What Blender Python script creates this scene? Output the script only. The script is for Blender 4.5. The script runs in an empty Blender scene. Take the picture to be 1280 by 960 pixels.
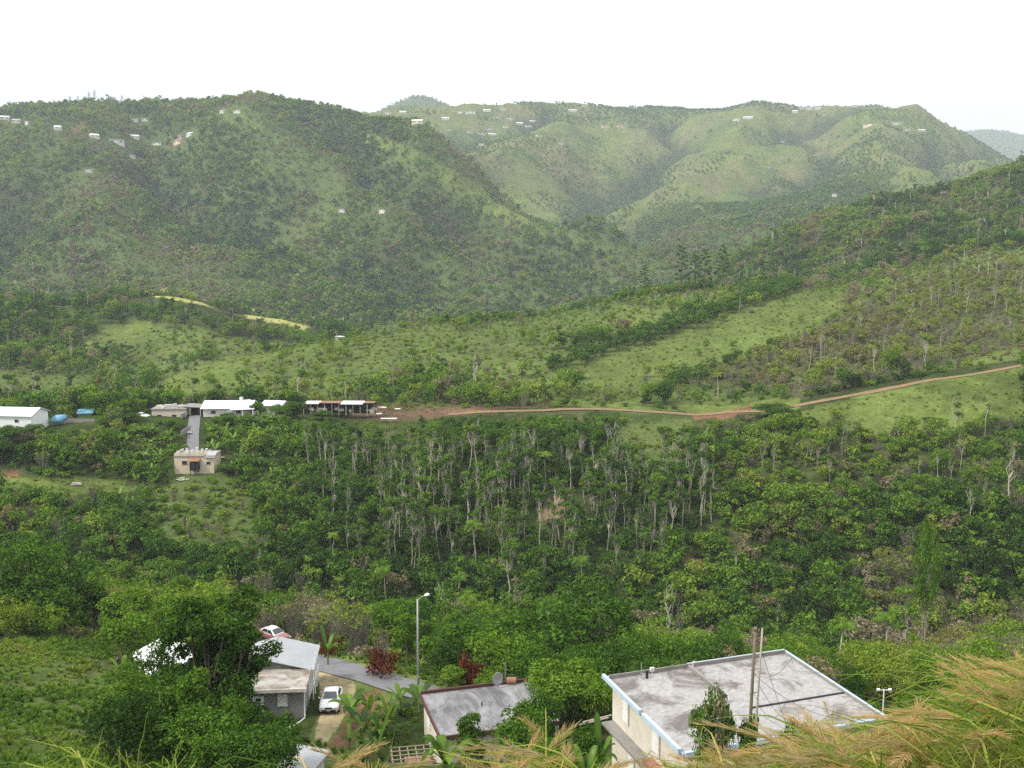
import bpy, bmesh, math, random
import numpy as np
from mathutils import Vector, Matrix

S = bpy.context.scene
C = S.collection
R = math.radians
rng = np.random.default_rng(11)
random.seed(11)

# ------------------------------------------------------------------ camera, sky, sun, exposure
F, PIT = 1300.0, R(8.0)                     # focal length in photo pixels (1280 wide), downward pitch
cam_d = bpy.data.cameras.new('camera'); cam = bpy.data.objects.new('camera', cam_d); C.objects.link(cam)
cam.location = (0, 0, 0); cam.rotation_euler = (math.pi / 2 - PIT, 0, 0)
cam_d.sensor_width = 36; cam_d.lens = 36 * F / 1280; cam_d.clip_start = 0.1; cam_d.clip_end = 60000
S.camera = cam
SUN_EL, SUN_AZ = R(46), R(246)              # azimuth measured clockwise from +Y (the view direction)
w = bpy.data.worlds.new('World'); S.world = w; w.use_nodes = True
nt = w.node_tree; bg = nt.nodes['Background']; bg.inputs['Strength'].default_value = 0.115
sky = nt.nodes.new('ShaderNodeTexSky'); sky.sky_type = 'NISHITA'; sky.sun_disc = False
sky.sun_elevation = SUN_EL; sky.sun_rotation = SUN_AZ
tc = nt.nodes.new('ShaderNodeTexCoord'); sep = nt.nodes.new('ShaderNodeSeparateXYZ')
nt.links.new(tc.outputs['Generated'], sep.inputs[0])
up = nt.nodes.new('ShaderNodeMapRange'); up.inputs['From Min'].default_value = -0.05; up.inputs['From Max'].default_value = 0.9
up.inputs['To Min'].default_value = 8.9; up.inputs['To Max'].default_value = 15.0
nt.links.new(sep.outputs['Z'], up.inputs['Value'])
cn = nt.nodes.new('ShaderNodeTexNoise'); cn.inputs['Scale'].default_value = 3.0; cn.inputs['Detail'].default_value = 5
mp = nt.nodes.new('ShaderNodeMapping'); mp.inputs['Scale'].default_value = (1, 1, 4)
nt.links.new(tc.outputs['Generated'], mp.inputs[0]); nt.links.new(mp.outputs[0], cn.inputs['Vector'])
cr = nt.nodes.new('ShaderNodeMapRange'); cr.inputs['To Min'].default_value = 0.78; cr.inputs['To Max'].default_value = 1.22
nt.links.new(cn.outputs['Fac'], cr.inputs['Value'])
mu = nt.nodes.new('ShaderNodeMath'); mu.operation = 'MULTIPLY'
nt.links.new(up.outputs[0], mu.inputs[0]); nt.links.new(cr.outputs[0], mu.inputs[1])
cc = nt.nodes.new('ShaderNodeCombineColor')
for k, f_ in enumerate((1.0, 1.0, 1.02)):
    m_ = nt.nodes.new('ShaderNodeMath'); m_.operation = 'MULTIPLY'; m_.inputs[1].default_value = f_
    nt.links.new(mu.outputs[0], m_.inputs[0]); nt.links.new(m_.outputs[0], cc.inputs[k])
mx = nt.nodes.new('ShaderNodeMix'); mx.data_type = 'RGBA'; mx.inputs['Factor'].default_value = 0.88
nt.links.new(sky.outputs[0], mx.inputs['A']); nt.links.new(cc.outputs[0], mx.inputs['B'])
nt.links.new(mx.outputs['Result'], bg.inputs['Color'])
sl = bpy.data.lights.new('sun', 'SUN'); sl.energy = 3.3; sl.angle = R(8); sl.color = (1, 0.95, 0.86)
sun = bpy.data.objects.new('sun', sl); C.objects.link(sun)
sd = Vector((math.sin(SUN_AZ) * math.cos(SUN_EL), math.cos(SUN_AZ) * math.cos(SUN_EL), math.sin(SUN_EL)))
sun.rotation_euler = sd.to_track_quat('Z', 'Y').to_euler(); sun.location = (0, 0, 60)
S.view_settings.view_transform = 'Standard'; S.view_settings.look = 'None'
S.view_settings.exposure = 0.25; S.view_settings.gamma = 1.0; S.view_settings.use_curve_mapping = False
S.render.engine = 'CYCLES'
cy = S.cycles
cy.max_bounces = 5; cy.diffuse_bounces = 3; cy.glossy_bounces = 2; cy.transmission_bounces = 3; cy.volume_bounces = 0
cy.transparent_max_bounces = 4; cy.use_denoising = False; cy.caustics_reflective = False; cy.caustics_refractive = False
try: cy.denoising_prefilter = 'ACCURATE'
except Exception: pass

# ------------------------------------------------------------------ pixel <-> world helpers
cp, sp = math.cos(PIT), math.sin(PIT)
def pix_dir(px, py):
    u = (px - 640) / F; v = (480 - py) / F
    return u, cp + v * sp, -sp + v * cp
def at(px, py, Y):                           # the point seen at a photo pixel, Y metres ahead
    a, b, c = pix_dir(px, py); k = Y / b
    return Vector((a * k, Y, c * k))
def proj(x, y, z):
    zc = y * cp - z * sp
    return 640 + F * x / zc, 480 - F * (z * cp + y * sp) / zc
def smooth(a, b, x):
    t = np.clip((x - a) / (b - a), 0, 1); return t * t * (3 - 2 * t)
_P = np.random.default_rng(5).random((512, 512))
def vnoise(x, y):
    xi = np.floor(x).astype(int); yi = np.floor(y).astype(int); fx = x - xi; fy = y - yi
    fx = fx * fx * (3 - 2 * fx); fy = fy * fy * (3 - 2 * fy)
    g = lambda i, j: _P[i & 511, j & 511]
    return (g(xi, yi) * (1 - fx) + g(xi + 1, yi) * fx) * (1 - fy) + (g(xi, yi + 1) * (1 - fx) + g(xi + 1, yi + 1) * fx) * fy
def fbm(x, y, o=4, g=0.5):
    s = 0; a = 1; n = 0
    for i in range(o):
        s = s + a * vnoise(x + 17.3 * i, y + 31.7 * i); n += a; a *= g; x = x * 2.03; y = y * 2.03
    return s / n
def in_poly(px, py, poly):
    r = np.zeros(np.shape(px), bool); n = len(poly)
    for i in range(n):
        x1, y1 = poly[i]; x2, y2 = poly[(i + 1) % n]
        if y1 == y2: continue
        c = ((y1 > py) != (y2 > py)) & (px < (x2 - x1) * (py - y1) / (y2 - y1) + x1)
        r ^= c
    return r
def line_dist(px, py, pts):
    d = np.full(np.shape(px), 1e9)
    for (x1, y1), (x2, y2) in zip(pts[:-1], pts[1:]):
        vx, vy = x2 - x1, y2 - y1; t = np.clip(((px - x1) * vx + (py - y1) * vy) / (vx * vx + vy * vy), 0, 1)
        d = np.minimum(d, np.hypot(px - x1 - t * vx, py - y1 - t * vy))
    return d

# ------------------------------------------------------------------ terrain: ridge and valley lines, nearest first
AP = 20.0                                     # grid lines fan out from 20 m behind the camera
# each line: list of (photo column, distance, photo row of the bare ground)
KN = [
 [(-300, 62, 975), (0, 62, 965), (150, 62, 975), (300, 62, 985), (450, 62, 985), (640, 60, 990), (850, 56, 1020), (1050, 52, 1045), (1280, 48, 1050), (1600, 45, 1060)],
 [(-300, 84, 870), (0, 82, 885), (150, 82, 900), (300, 82, 908), (450, 82, 905), (640, 78, 925), (850, 74, 950), (1050, 72, 950), (1280, 70, 950), (1600, 70, 950)],
 [(-300, 105, 800), (0, 105, 806), (150, 102, 826), (300, 98, 838), (450, 96, 838), (540, 92, 858), (640, 95, 862), (850, 95, 880), (1050, 92, 890), (1280, 90, 890), (1600, 90, 880)],
 [(-300, 140, 770), (0, 140, 775), (150, 138, 780), (300, 138, 785), (450, 136, 800), (640, 136, 815), (850, 136, 840), (1050, 132, 850), (1280, 130, 845), (1600, 130, 840)],
 [(-300, 185, 730), (0, 185, 745), (150, 185, 765), (300, 187, 780), (450, 188, 800), (640, 190, 815), (850, 190, 830), (1050, 186, 840), (1280, 184, 825), (1600, 184, 820)],
 [(-300, 235, 600), (0, 235, 612), (150, 240, 610), (243, 247, 590), (350, 247, 592), (450, 245, 610), (640, 245, 612), (850, 245, 610), (1050, 240, 600), (1280, 240, 590), (1600, 240, 570)],
 [(-300, 262, 545), (0, 265, 540), (110, 272, 527), (150, 275, 523), (240, 283, 517), (350, 288, 518), (450, 292, 523), (600, 292, 515), (750, 292, 511), (870, 288, 520), (940, 285, 515), (1000, 283, 507), (1150, 285, 478), (1280, 290, 457), (1600, 300, 410)],
 [(-300, 300, 538), (0, 305, 528), (110, 310, 513), (200, 315, 508), (300, 318, 502), (450, 322, 505), (600, 322, 500), (750, 322, 497), (900, 320, 497), (1000, 318, 480), (1150, 320, 458), (1280, 325, 438), (1600, 335, 380)],
 [(-300, 430, 505), (0, 430, 498), (110, 420, 497), (160, 400, 496), (230, 395, 466), (300, 400, 446), (450, 430, 424), (600, 470, 400), (690, 480, 392), (750, 490, 378), (820, 500, 366), (900, 505, 356), (1050, 510, 352), (1150, 520, 330), (1280, 530, 312), (1600, 560, 250)],
 [(-300, 500, 460), (0, 500, 452), (110, 490, 458), (160, 480, 478), (230, 470, 478), (300, 475, 465), (450, 520, 446), (600, 560, 430), (750, 590, 415), (900, 610, 385), (1050, 620, 345), (1150, 630, 310), (1280, 640, 285), (1600, 680, 220)],
 [(-300, 630, 375), (0, 620, 373), (80, 620, 386), (150, 620, 377), (200, 615, 369), (250, 615, 378), (300, 640, 392), (350, 640, 396), (420, 650, 424), (600, 700, 440), (750, 760, 430), (860, 800, 380), (930, 830, 326), (1000, 840, 288), (1100, 850, 256), (1200, 850, 233), (1280, 850, 205), (1600, 900, 100)],
 [(-300, 850, 395), (0, 850, 402), (150, 850, 402), (300, 860, 405), (450, 860, 412), (600, 900, 410), (750, 980, 398), (860, 1080, 365), (930, 1130, 352), (1050, 1250, 310), (1280, 1300, 270), (1600, 1350, 210)],
 [(-300, 1150, 280), (0, 1150, 285), (150, 1150, 280), (300, 1150, 285), (380, 1130, 290), (450, 1080, 320), (520, 1050, 345), (600, 1040, 368), (700, 1060, 380), (780, 1100, 368), (860, 1180, 345), (930, 1250, 320), (1050, 1400, 290), (1280, 1500, 255), (1600, 1550, 190)],
 [(-300, 1560, 130), (0, 1560, 142), (60, 1560, 128), (120, 1560, 126), (200, 1550, 135), (260, 1550, 126), (320, 1550, 124), (400, 1540, 139), (480, 1500, 152), (560, 1440, 194), (620, 1380, 224), (680, 1310, 262), (740, 1240, 303), (800, 1190, 343), (860, 1300, 322), (900, 1400, 300), (1050, 1600, 248), (1280, 1700, 228), (1600, 1750, 170)],
 [(-300, 1850, 150), (0, 1850, 162), (150, 1850, 158), (320, 1850, 158), (400, 1800, 168), (480, 1740, 186), (560, 1680, 222), (620, 1620, 252), (680, 1540, 292), (740, 1470, 326), (800, 1420, 336), (860, 1560, 288), (900, 1680, 262), (1050, 1850, 218), (1280, 1900, 226), (1600, 1950, 190)],
 [(-300, 2300, 170), (0, 2300, 175), (300, 2300, 172), (400, 2250, 166), (480, 2150, 164), (560, 2100, 176), (620, 2080, 190), (680, 2060, 212), (740, 2050, 232), (800, 2040, 238), (860, 2060, 222), (900, 2100, 212), (980, 2150, 188), (1050, 2150, 180), (1150, 2150, 178), (1200, 2200, 195), (1280, 2250, 232), (1600, 2300, 230)],
 [(-300, 2800, 168), (0, 2800, 170), (300, 2700, 165), (400, 2700, 150), (480, 2750, 142), (570, 2750, 140), (620, 2700, 135), (670, 2650, 128), (720, 2700, 131), (760, 2750, 137), (850, 2800, 133), (900, 2750, 139), (950, 2700, 130), (1000, 2750, 134), (1050, 2700, 131), (1140, 2700, 137), (1170, 2700, 152), (1200, 2650, 166), (1240, 2600, 186), (1280, 2600, 212), (1600, 2600, 250)],
 [(-300, 3300, 195), (0, 3300, 195), (400, 3200, 172), (570, 3250, 165), (800, 3300, 165), (1050, 3400, 165), (1150, 3400, 178), (1280, 3500, 235), (1600, 3500, 260)],
 [(-300, 3900, 200), (0, 3900, 200), (430, 3800, 160), (460, 3800, 148), (490, 3800, 133), (515, 3800, 122), (530, 3800, 121), (545, 3800, 124), (565, 3800, 133), (590, 3800, 146), (700, 4000, 170), (1000, 4600, 190), (1280, 4600, 240), (1600, 4600, 260)],
 [(-300, 6000, 210), (0, 6000, 210), (500, 6000, 200), (900, 6300, 195), (1100, 6300, 185), (1170, 6300, 172), (1205, 6300, 166), (1235, 6300, 163), (1255, 6300, 165), (1280, 6300, 171), (1350, 6300, 175), (1600, 6300, 185)],
 [(-300, 7800, 235), (0, 7800, 235), (640, 7800, 235), (1280, 7800, 230), (1600, 7800, 230)],
]
ts = np.unique(np.concatenate([np.linspace(-2.2, -0.62, 50), np.linspace(-0.62, 0.62, 900), np.linspace(0.62, 2.2, 50)]))
kY, kZ = [], []
# the hillside the camera stands on
for Y0, Z0 in ((-12, 1.0), (-4, 0.0), (0, -1.7), (3, -2.9), (7, -4.9), (14, -8.9), (30, -18.4)):
    kY.append(np.full(ts.shape, Y0)); kZ.append(np.full(ts.shape, Z0) + (0 if Y0 < 2 else 0.25 * np.sin(ts * 9)))
for ln in KN:
    P = np.array([at(*(a, c, b)) for a, b, c in ln])
    t = P[:, 0] / (P[:, 1] + AP)
    tw = np.concatenate([[-2.2], t, [2.2]])
    # widen smoothly between the given columns
    f_ = lambda v: np.interp(ts, tw, np.concatenate([[v[0]], v, [v[-1]]]))
    Yk, Zk = f_(P[:, 1]), f_(P[:, 2])
    ker = np.hanning(15); ker /= ker.sum()
    sm = lambda v: np.convolve(np.pad(v, 7, 'edge'), ker, 'valid')
    kY.append(sm(Yk)); kZ.append(sm(Zk))
kY = np.array(kY); kZ = np.array(kZ)
rows = [-11.0, -8, -6, -4, -2.5, -1]
y_ = 0.5
while y_ < 7790: rows.append(y_); y_ += max(0.5, 0.0105 * (y_ + 8))
rows = np.array(rows + [7795.0])
def pchip(x, y, q):
    h = np.diff(x); d = np.diff(y) / h
    m = np.zeros_like(y)
    w1 = 2 * h[1:] + h[:-1]; w2 = h[1:] + 2 * h[:-1]
    with np.errstate(divide='ignore', invalid='ignore'):
        mm = (w1 + w2) / (w1 / d[:-1] + w2 / d[1:])
    m[1:-1] = np.where(d[:-1] * d[1:] > 0, mm, 0); m[0] = d[0]; m[-1] = d[-1]
    i = np.clip(np.searchsorted(x, q) - 1, 0, len(h) - 1); s = (q - x[i]) / h[i]
    return ((1 + 2 * s) * (1 - s) ** 2 * y[i] + s * (1 - s) ** 2 * h[i] * m[i] + s * s * (3 - 2 * s) * y[i + 1] + s * s * (s - 1) * h[i] * m[i + 1])
GZ = np.empty((len(rows), len(ts)))
for j in range(len(ts)): GZ[:, j] = pchip(kY[:, j], kZ[:, j], rows)
GY = np.repeat(rows[:, None], len(ts), 1); GX = ts[None, :] * (GY + AP)
# natural relief: gullies and spurs that grow with distance
rel = smooth(130, 900, GY)
ridge = lambda x, y: 1 - 2 * np.abs(fbm(x, y, 4) - 0.5) * 2
amp = (10 * smooth(350, 700, GY) + 22 * smooth(900, 1150, GY) * (1 - smooth(1300, 1520, GY)) + 10 * smooth(1750, 2000, GY) * (1 - smooth(2350, 2650, GY)))
GZ += amp * (ridge(GX / 210 + 3, GY / 300 + 8) - 0.75)
pq = GX * 0.86 + GY * 0.5; al = -GX * 0.5 + GY * 0.86                      # spurs that run down towards the valley
wob = 40 * (fbm(GX / 240 + 5, GY / 240, 2) - 0.5)
tri = lambda q: np.abs(((q) % 1.0) - 0.5) * 2
def vee(q): return 1 - np.abs(2 * ((q % 1.0)) - 1) ** 1.3                 # 1 on a spur, 0 in a gully
k1 = smooth(860, 1080, GY) * (1 - smooth(1340, 1540, GY)); k2 = smooth(1650, 1900, GY) * (1 - smooth(2380, 2660, GY)); k3 = smooth(560, 700, GY) * (1 - smooth(780, 850, GY)) * (GX > 100)
wob2 = 1.1 * (fbm(GX / 330 + 1, GY / 330 + 2, 3) - 0.5); sp1 = vee((GX * 0.80 + GY * 0.62) / 235 + wob2); sp2 = vee((GX * 0.9 - GY * 0.42) / 310 + wob2 * 1.2 + 0.3); sp3 = vee((GX * 0.7 + GY * 0.7) / 110 + wob2)
det = fbm(GX / 55 + 3, GY / 55, 3) - 0.5
GZ += k1 * (62 * (sp1 - 0.55) + 22 * det) + k2 * (64 * (sp2 - 0.55) + 24 * det) + k3 * 10 * (sp3 - 0.5)
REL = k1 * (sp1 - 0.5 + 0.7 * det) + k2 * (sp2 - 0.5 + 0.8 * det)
GZ += 0.9 * smooth(20, 120, GY) * (fbm(GX / 9, GY / 9, 3) - 0.5) + 2.0 * smooth(110, 200, GY) * (fbm(GX / 28, GY / 28, 3) - 0.5) * (1 - 0.85 * (np.abs(GY - 286) < 22))
for (cx, cy, hw, hl, zz) in ((-3.5, 80, 5.5, 6, -40.7),):
    m_ = smooth(2.5, 0, np.maximum(np.abs(GX - cx) - hw, np.abs(GY - cy) - hl)); GZ = GZ * (1 - m_) + np.minimum(GZ, zz) * m_
def ground(x, y):
    x = np.asarray(x, float); y = np.asarray(y, float)
    fi = np.clip(np.interp(y, rows, np.arange(len(rows))), 0, len(rows) - 1.001); t = x / (y + AP)
    fj = np.clip(np.interp(t, ts, np.arange(len(ts))), 0, len(ts) - 1.001)
    i = fi.astype(int); j = fj.astype(int); a = fi - i; b = fj - j
    return (GZ[i, j] * (1 - a) * (1 - b) + GZ[i + 1, j] * a * (1 - b) + GZ[i, j + 1] * (1 - a) * b + GZ[i + 1, j + 1] * a * b)
def sample(G, x, y):
    fi = np.clip(np.interp(y, rows, np.arange(len(rows))), 0, len(rows) - 1).astype(int); fj = np.clip(np.interp(x / (y + AP), ts, np.arange(len(ts))), 0, len(ts) - 1).astype(int); return G[fi, fj]
def gz(x, y): return float(ground(x, y))
def hit(px, py, y0=25, y1=7000):             # first ground point seen through a photo pixel
    a, b, c = pix_dir(px, py); ys = np.geomspace(y0, y1, 6000)
    x = a / b * ys; z = c / b * ys; g = ground(x, ys); k = np.argmax(g >= z)
    return Vector((x[k], ys[k], g[k]))
# what hides what: highest elevation angle reached before each row
ANG = GZ / np.maximum(GY, 1); ANG[:10] = -9
HOR = np.maximum.accumulate(ANG, 0)
def hidden_by(x, y, z):                       # > 0 : terrain in front rises above the point
    fi = np.clip(np.searchsorted(rows, y * 0.985 - 1) - 1, 0, len(rows) - 1); j = np.clip(np.searchsorted(ts, x / (y + AP)), 0, len(ts) - 1)
    return HOR[fi, j] - z / y

# ------------------------------------------------------------------ land cover
PG = dict(
 spur_grass=[(165, 500), (200, 478), (235, 460), (300, 438), (345, 446), (290, 476), (250, 494), (205, 508)],
 spur_low=[(290, 476), (345, 446), (480, 405), (640, 388), (780, 372), (690, 440), (560, 470), (440, 480), (350, 470)],
 field=[(690, 468), (800, 434), (1000, 366), (1050, 362), (1060, 380), (1010, 420), (945, 446), (880, 462), (830, 478), (760, 486)],
 brush=[(850, 478), (950, 448), (1030, 405), (1160, 350), (1280, 330), (1280, 430), (1160, 462), (1000, 497), (940, 485)],
 bright=[(990, 522), (1080, 492), (1280, 456), (1290, 520), (1200, 540), (1090, 545)],
 bright2=[(640, 500), (720, 500), (800, 506), (900, 505), (1000, 495), (1000, 512), (900, 518), (780, 512), (700, 506)],
 gap=[(770, 530), (870, 528), (860, 580), (800, 600), (770, 570)],
 path=[(660, 655), (690, 620), (720, 600), (715, 640), (690, 660)],
 olive=[(880, 540), (1280, 520), (1280, 640), (1120, 620), (980, 640), (890, 620)],
 pale=[(375, 525), (560, 522), (870, 530), (890, 660), (800, 730), (420, 715), (385, 610)],
 banana=[(140, 560), (165, 530), (225, 528), (262, 525), (370, 520), (385, 600), (345, 640), (300, 600), (270, 585), (215, 592), (190, 650), (140, 670), (150, 610)],
 weeds=[(185, 610), (215, 592), (280, 590), (330, 640), (320, 690), (200, 700)],
 terrace=[(-40, 600), (60, 596), (140, 600), (185, 614), (110, 624), (-40, 616)],
 redcut=[(-40, 587), (20, 588), (50, 595), (-40, 598)],
 leftslope=[(-60, 805), (60, 795), (130, 800), (165, 850), (150, 920), (150, 1060), (-60, 1060)],
 meadow=[(95, 715), (150, 708), (200, 715), (230, 730), (190, 745), (130, 740)],
 dirt=[(432, 512), (470, 506), (560, 506), (650, 503), (690, 503), (690, 507), (640, 514), (560, 522), (480, 529), (440, 524)],
 redcorner=[(862, 519), (940, 509), (945, 513), (905, 524), (870, 526)],
 tan_a=[(0, 358), (40, 357), (85, 372), (80, 380), (20, 374)],
 hillcap=[(165, 366), (205, 359), (245, 368), (268, 384), (215, 375)],
 hillcap2=[(300, 386), (350, 390), (395, 405), (380, 412), (310, 398)],
 hillgrass=[(140, 405), (190, 400), (185, 425), (140, 440), (90, 448), (85, 442)],
 hillgrass2=[(-30, 460), (120, 470), (140, 498), (60, 515), (-30, 510)],
 mtn1=[(262, 150), (300, 135), (345, 140), (330, 155), (285, 165)],
 mtn2=[(440, 160), (500, 175), (560, 210), (640, 245), (700, 285), (755, 320), (700, 305), (620, 270), (560, 240), (490, 205)],
 mtn3=[(610, 225), (660, 235), (690, 262), (720, 300), (660, 270)],
 mtn4=[(395, 200), (440, 215), (430, 250), (400, 290), (330, 330), (350, 290), (395, 250)],
 yard=[(395, 860), (445, 845), (500, 880), (470, 925), (430, 950), (380, 930), (395, 890)],
 gravel=[(400, 838), (440, 845), (442, 862), (428, 902), (405, 930), (392, 920), (396, 880)],
 verge=[(330, 800), (470, 830), (600, 866), (560, 872), (440, 838), (400, 826)],
 redsoil=[(430, 905), (452, 868), (475, 862), (465, 900), (440, 930), (400, 945)],
 bank=[(850, 690), (862, 690), (890, 725), (878, 728)],
)
CAPS = [(170, 368), (187, 363), (205, 361), (225, 364), (245, 370), (260, 379), (272, 387)], [(305, 389), (325, 391), (345, 394), (365, 398), (388, 406)], [(8, 361), (30, 363), (55, 369), (78, 375)]
MTRACK = [(300, 512), (1000, 507), (1060, 493), (1120, 482), (1280, 452), (1320, 440)]
HEDGE = [(690, 462), (760, 440), (840, 412), (920, 384), (1000, 358)]
HEDGE2 = [(840, 480), (890, 462), (940, 447), (985, 425)]
def zones(px, py): return {k: in_poly(px, py, v) for k, v in PG.items()}

def ground_colour():
    px, py = proj(GX, np.maximum(GY, 1.0), GZ)
    j1 = (fbm(GX / 11 + 2, GY / 11, 3) - 0.5); js = np.clip(300 / np.maximum(GY, 40), 0.15, 1.6) * 16
    px = px + j1 * js; py = py + (fbm(GX / 9 + 40, GY / 9, 3) - 0.5) * js * 0.7
    Z = zones(px, py)
    n1 = fbm(GX / 40, GY / 40, 4); n2 = fbm(GX / 160 + 9, GY / 160, 4); n3 = fbm(GX / 7, GY / 7, 3)
    col = np.empty(GX.shape + (3,))
    def mixc(m, c): 
        m = m[..., None]; col[:] = col * (1 - m) + np.array(c) * m
    col[:] = (0.036, 0.052, 0.016)
    mixc(smooth(0.45, 0.62, n1) * 0.8 * (1 - 0.65 * ((GY > 100) & (GY < 300))), (0.085, 0.125, 0.032))
    mixc(smooth(0.55, 0.7, n3) * 0.5, (0.09, 0.085, 0.04))
    far = smooth(1650, 1900, GY - 0.6 * np.maximum(0, 620 - px) + 0.5 * np.maximum(0, px - 800))
    mixc(far, (0.110, 0.138, 0.036)); mixc(far * smooth(0.5, 0.62, n2) * 0.7, (0.125, 0.125, 0.05)); mixc(far * smooth(0.52, 0.65, n1) * 0.7, (0.065, 0.105, 0.03))
    mixc(far * smooth(0.62, 0.7, fbm(GX / 90 + 70, GY / 60, 4)) * 0.45, (0.17, 0.14, 0.075))
    mixc(smooth(3300, 3600, GY) * 0.9, (0.07, 0.10, 0.045))
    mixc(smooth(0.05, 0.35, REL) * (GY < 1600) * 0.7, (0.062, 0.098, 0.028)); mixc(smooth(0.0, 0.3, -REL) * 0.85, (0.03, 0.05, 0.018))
    z = lambda k: Z[k].astype(float)
    grass = (0.115, 0.15, 0.038)
    for k in ('spur_grass', 'field', 'bright', 'bright2', 'terrace', 'mtn1', 'mtn2', 'mtn3', 'hillgrass'): mixc(z(k) * (0.55 + 0.45 * smooth(0.35, 0.6, n3)), grass)
    mixc(((GY > 305) & (GY < 560) & (px > 150)) * (0.6 + 0.4 * smooth(0.4, 0.6, n1)), (0.10, 0.135, 0.036))
    mixc(((GY > 900) & (GY < 1600) & (px < 800)) * smooth(0.45, 0.6, n2) * 0.7, (0.075, 0.11, 0.034))
    for k in ('spur_low', 'weeds', 'gap', 'hillgrass2', 'mtn4'): mixc(z(k) * 0.8, (0.085, 0.115, 0.034))
    mixc(z('bright') * smooth(0.48, 0.6, n1) * 0.6, (0.085, 0.135, 0.028))
    mixc(z('leftslope'), (0.048, 0.085, 0.020)); mixc(z('leftslope') * smooth(0.45, 0.6, n1) * 0.7, (0.075, 0.11, 0.028)); mixc(z('leftslope') * smooth(0.5, 0.62, n3) * 0.4, (0.10, 0.09, 0.045))
    mixc(z('brush') * 0.8, (0.085, 0.085, 0.042)); mixc(z('meadow'), (0.16, 0.15, 0.045))
    for k in ('tan_a',): mixc(z(k), (0.30, 0.22, 0.13))
    for k in ('hillcap', 'hillcap2'): mixc(z(k), (0.30, 0.29, 0.10))
    cap = (np.minimum(line_dist(px, py, CAPS[0]), line_dist(px, py, CAPS[1])) < 2.6 + 3 * (n3 - 0.5)) & (GY > 520) & (GY < 680); mixc(cap * 0.8, (0.078, 0.086, 0.03)); cap = (line_dist(px, py, CAPS[2]) < 4.5) & (GY > 520) & (GY < 680); mixc(cap.astype(float), (0.22, 0.16, 0.09))
    mixc(z('dirt') * (1 - 0.5 * smooth(0.5, 0.65, n3)), (0.135, 0.085, 0.055))
    mixc(z('redcorner'), (0.17, 0.095, 0.055)); mixc(z('redcut') * smooth(0.4, 0.55, n3), (0.17, 0.08, 0.05)); mixc(z('path'), (0.21, 0.15, 0.09)); mixc(z('bank'), (0.24, 0.12, 0.07))
    mixc(z('verge'), (0.16, 0.20, 0.06)); mixc(z('yard'), (0.14, 0.12, 0.05)); mixc(z('yard') * smooth(0.45, 0.6, n3), (0.10, 0.13, 0.04))
    mixc(z('redsoil'), (0.15, 0.09, 0.055)); mixc(z('gravel') * (1 - 0.35 * smooth(0.55, 0.7, n3)), (0.36, 0.29, 0.175))
    for (x0, y0, r0) in ((100, 160, 14), (220, 178, 8)):
        mixc(((px - x0) ** 2 + ((py - y0) * 3) ** 2 < r0 * r0).astype(float) * (GY > 1000) * 0.7, (0.27, 0.15, 0.09))
    return np.clip(col, 0, 1)

# ------------------------------------------------------------------ materials
def N(m, t, **kw):
    n = m.node_tree.nodes.new('ShaderNode' + t)
    for k, v in kw.items(): setattr(n, k, v)
    return n
def mat(name, col, rough=0.8, var=0.12, scale=3.0, stain=None, stain_scale=0.6, stain_amt=0.6, bump=0.0, metal=0.0, spec=0.3, stretch=(1, 1, 1), lo=0.45, hi=0.65):
    m = bpy.data.materials.new(name); m.use_nodes = True; L = m.node_tree.links
    b = m.node_tree.nodes['Principled BSDF']; b.inputs['Roughness'].default_value = rough; b.inputs['Metallic'].default_value = metal
    b.inputs['Specular IOR Level'].default_value = spec
    t = N(m, 'TexCoord'); mpn = N(m, 'Mapping'); mpn.inputs['Scale'].default_value = stretch; L.new(t.outputs['Object'], mpn.inputs[0])
    n = N(m, 'TexNoise'); n.inputs['Scale'].default_value = scale; n.inputs['Detail'].default_value = 6; n.inputs['Roughness'].default_value = 0.65; L.new(mpn.outputs[0], n.inputs['Vector'])
    r = N(m, 'MapRange'); r.inputs['From Min'].default_value = 0.25; r.inputs['From Max'].default_value = 0.75; r.inputs['To Min'].default_value = 1 - var; r.inputs['To Max'].default_value = 1 + var; L.new(n.outputs['Fac'], r.inputs['Value'])
    x = N(m, 'Mix', data_type='RGBA', blend_type='MULTIPLY'); x.inputs['Factor'].default_value = 1; x.inputs['A'].default_value = (*col, 1); L.new(r.outputs[0], x.inputs['B'])
    out = x.outputs['Result']
    if stain:
        s = N(m, 'TexNoise'); s.inputs['Scale'].default_value = stain_scale; s.inputs['Detail'].default_value = 7; s.inputs['Roughness'].default_value = 0.7; s.inputs['Distortion'].default_value = 0.6; L.new(mpn.outputs[0], s.inputs['Vector'])
        sr = N(m, 'MapRange'); sr.inputs['From Min'].default_value = lo; sr.inputs['From Max'].default_value = hi; sr.inputs['To Max'].default_value = stain_amt; L.new(s.outputs['Fac'], sr.inputs['Value'])
        y = N(m, 'Mix', data_type='RGBA'); y.inputs['B'].default_value = (*stain, 1); L.new(sr.outputs[0], y.inputs['Factor']); L.new(out, y.inputs['A']); out = y.outputs['Result']
    L.new(out, b.inputs['Base Color'])
    if bump:
        bp_ = N(m, 'Bump'); bp_.inputs['Strength'].default_value = bump; bp_.inputs['Distance'].default_value = 0.05; L.new(n.outputs['Fac'], bp_.inputs['Height']); L.new(bp_.outputs[0], b.inputs['Normal'])
    return m
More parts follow.
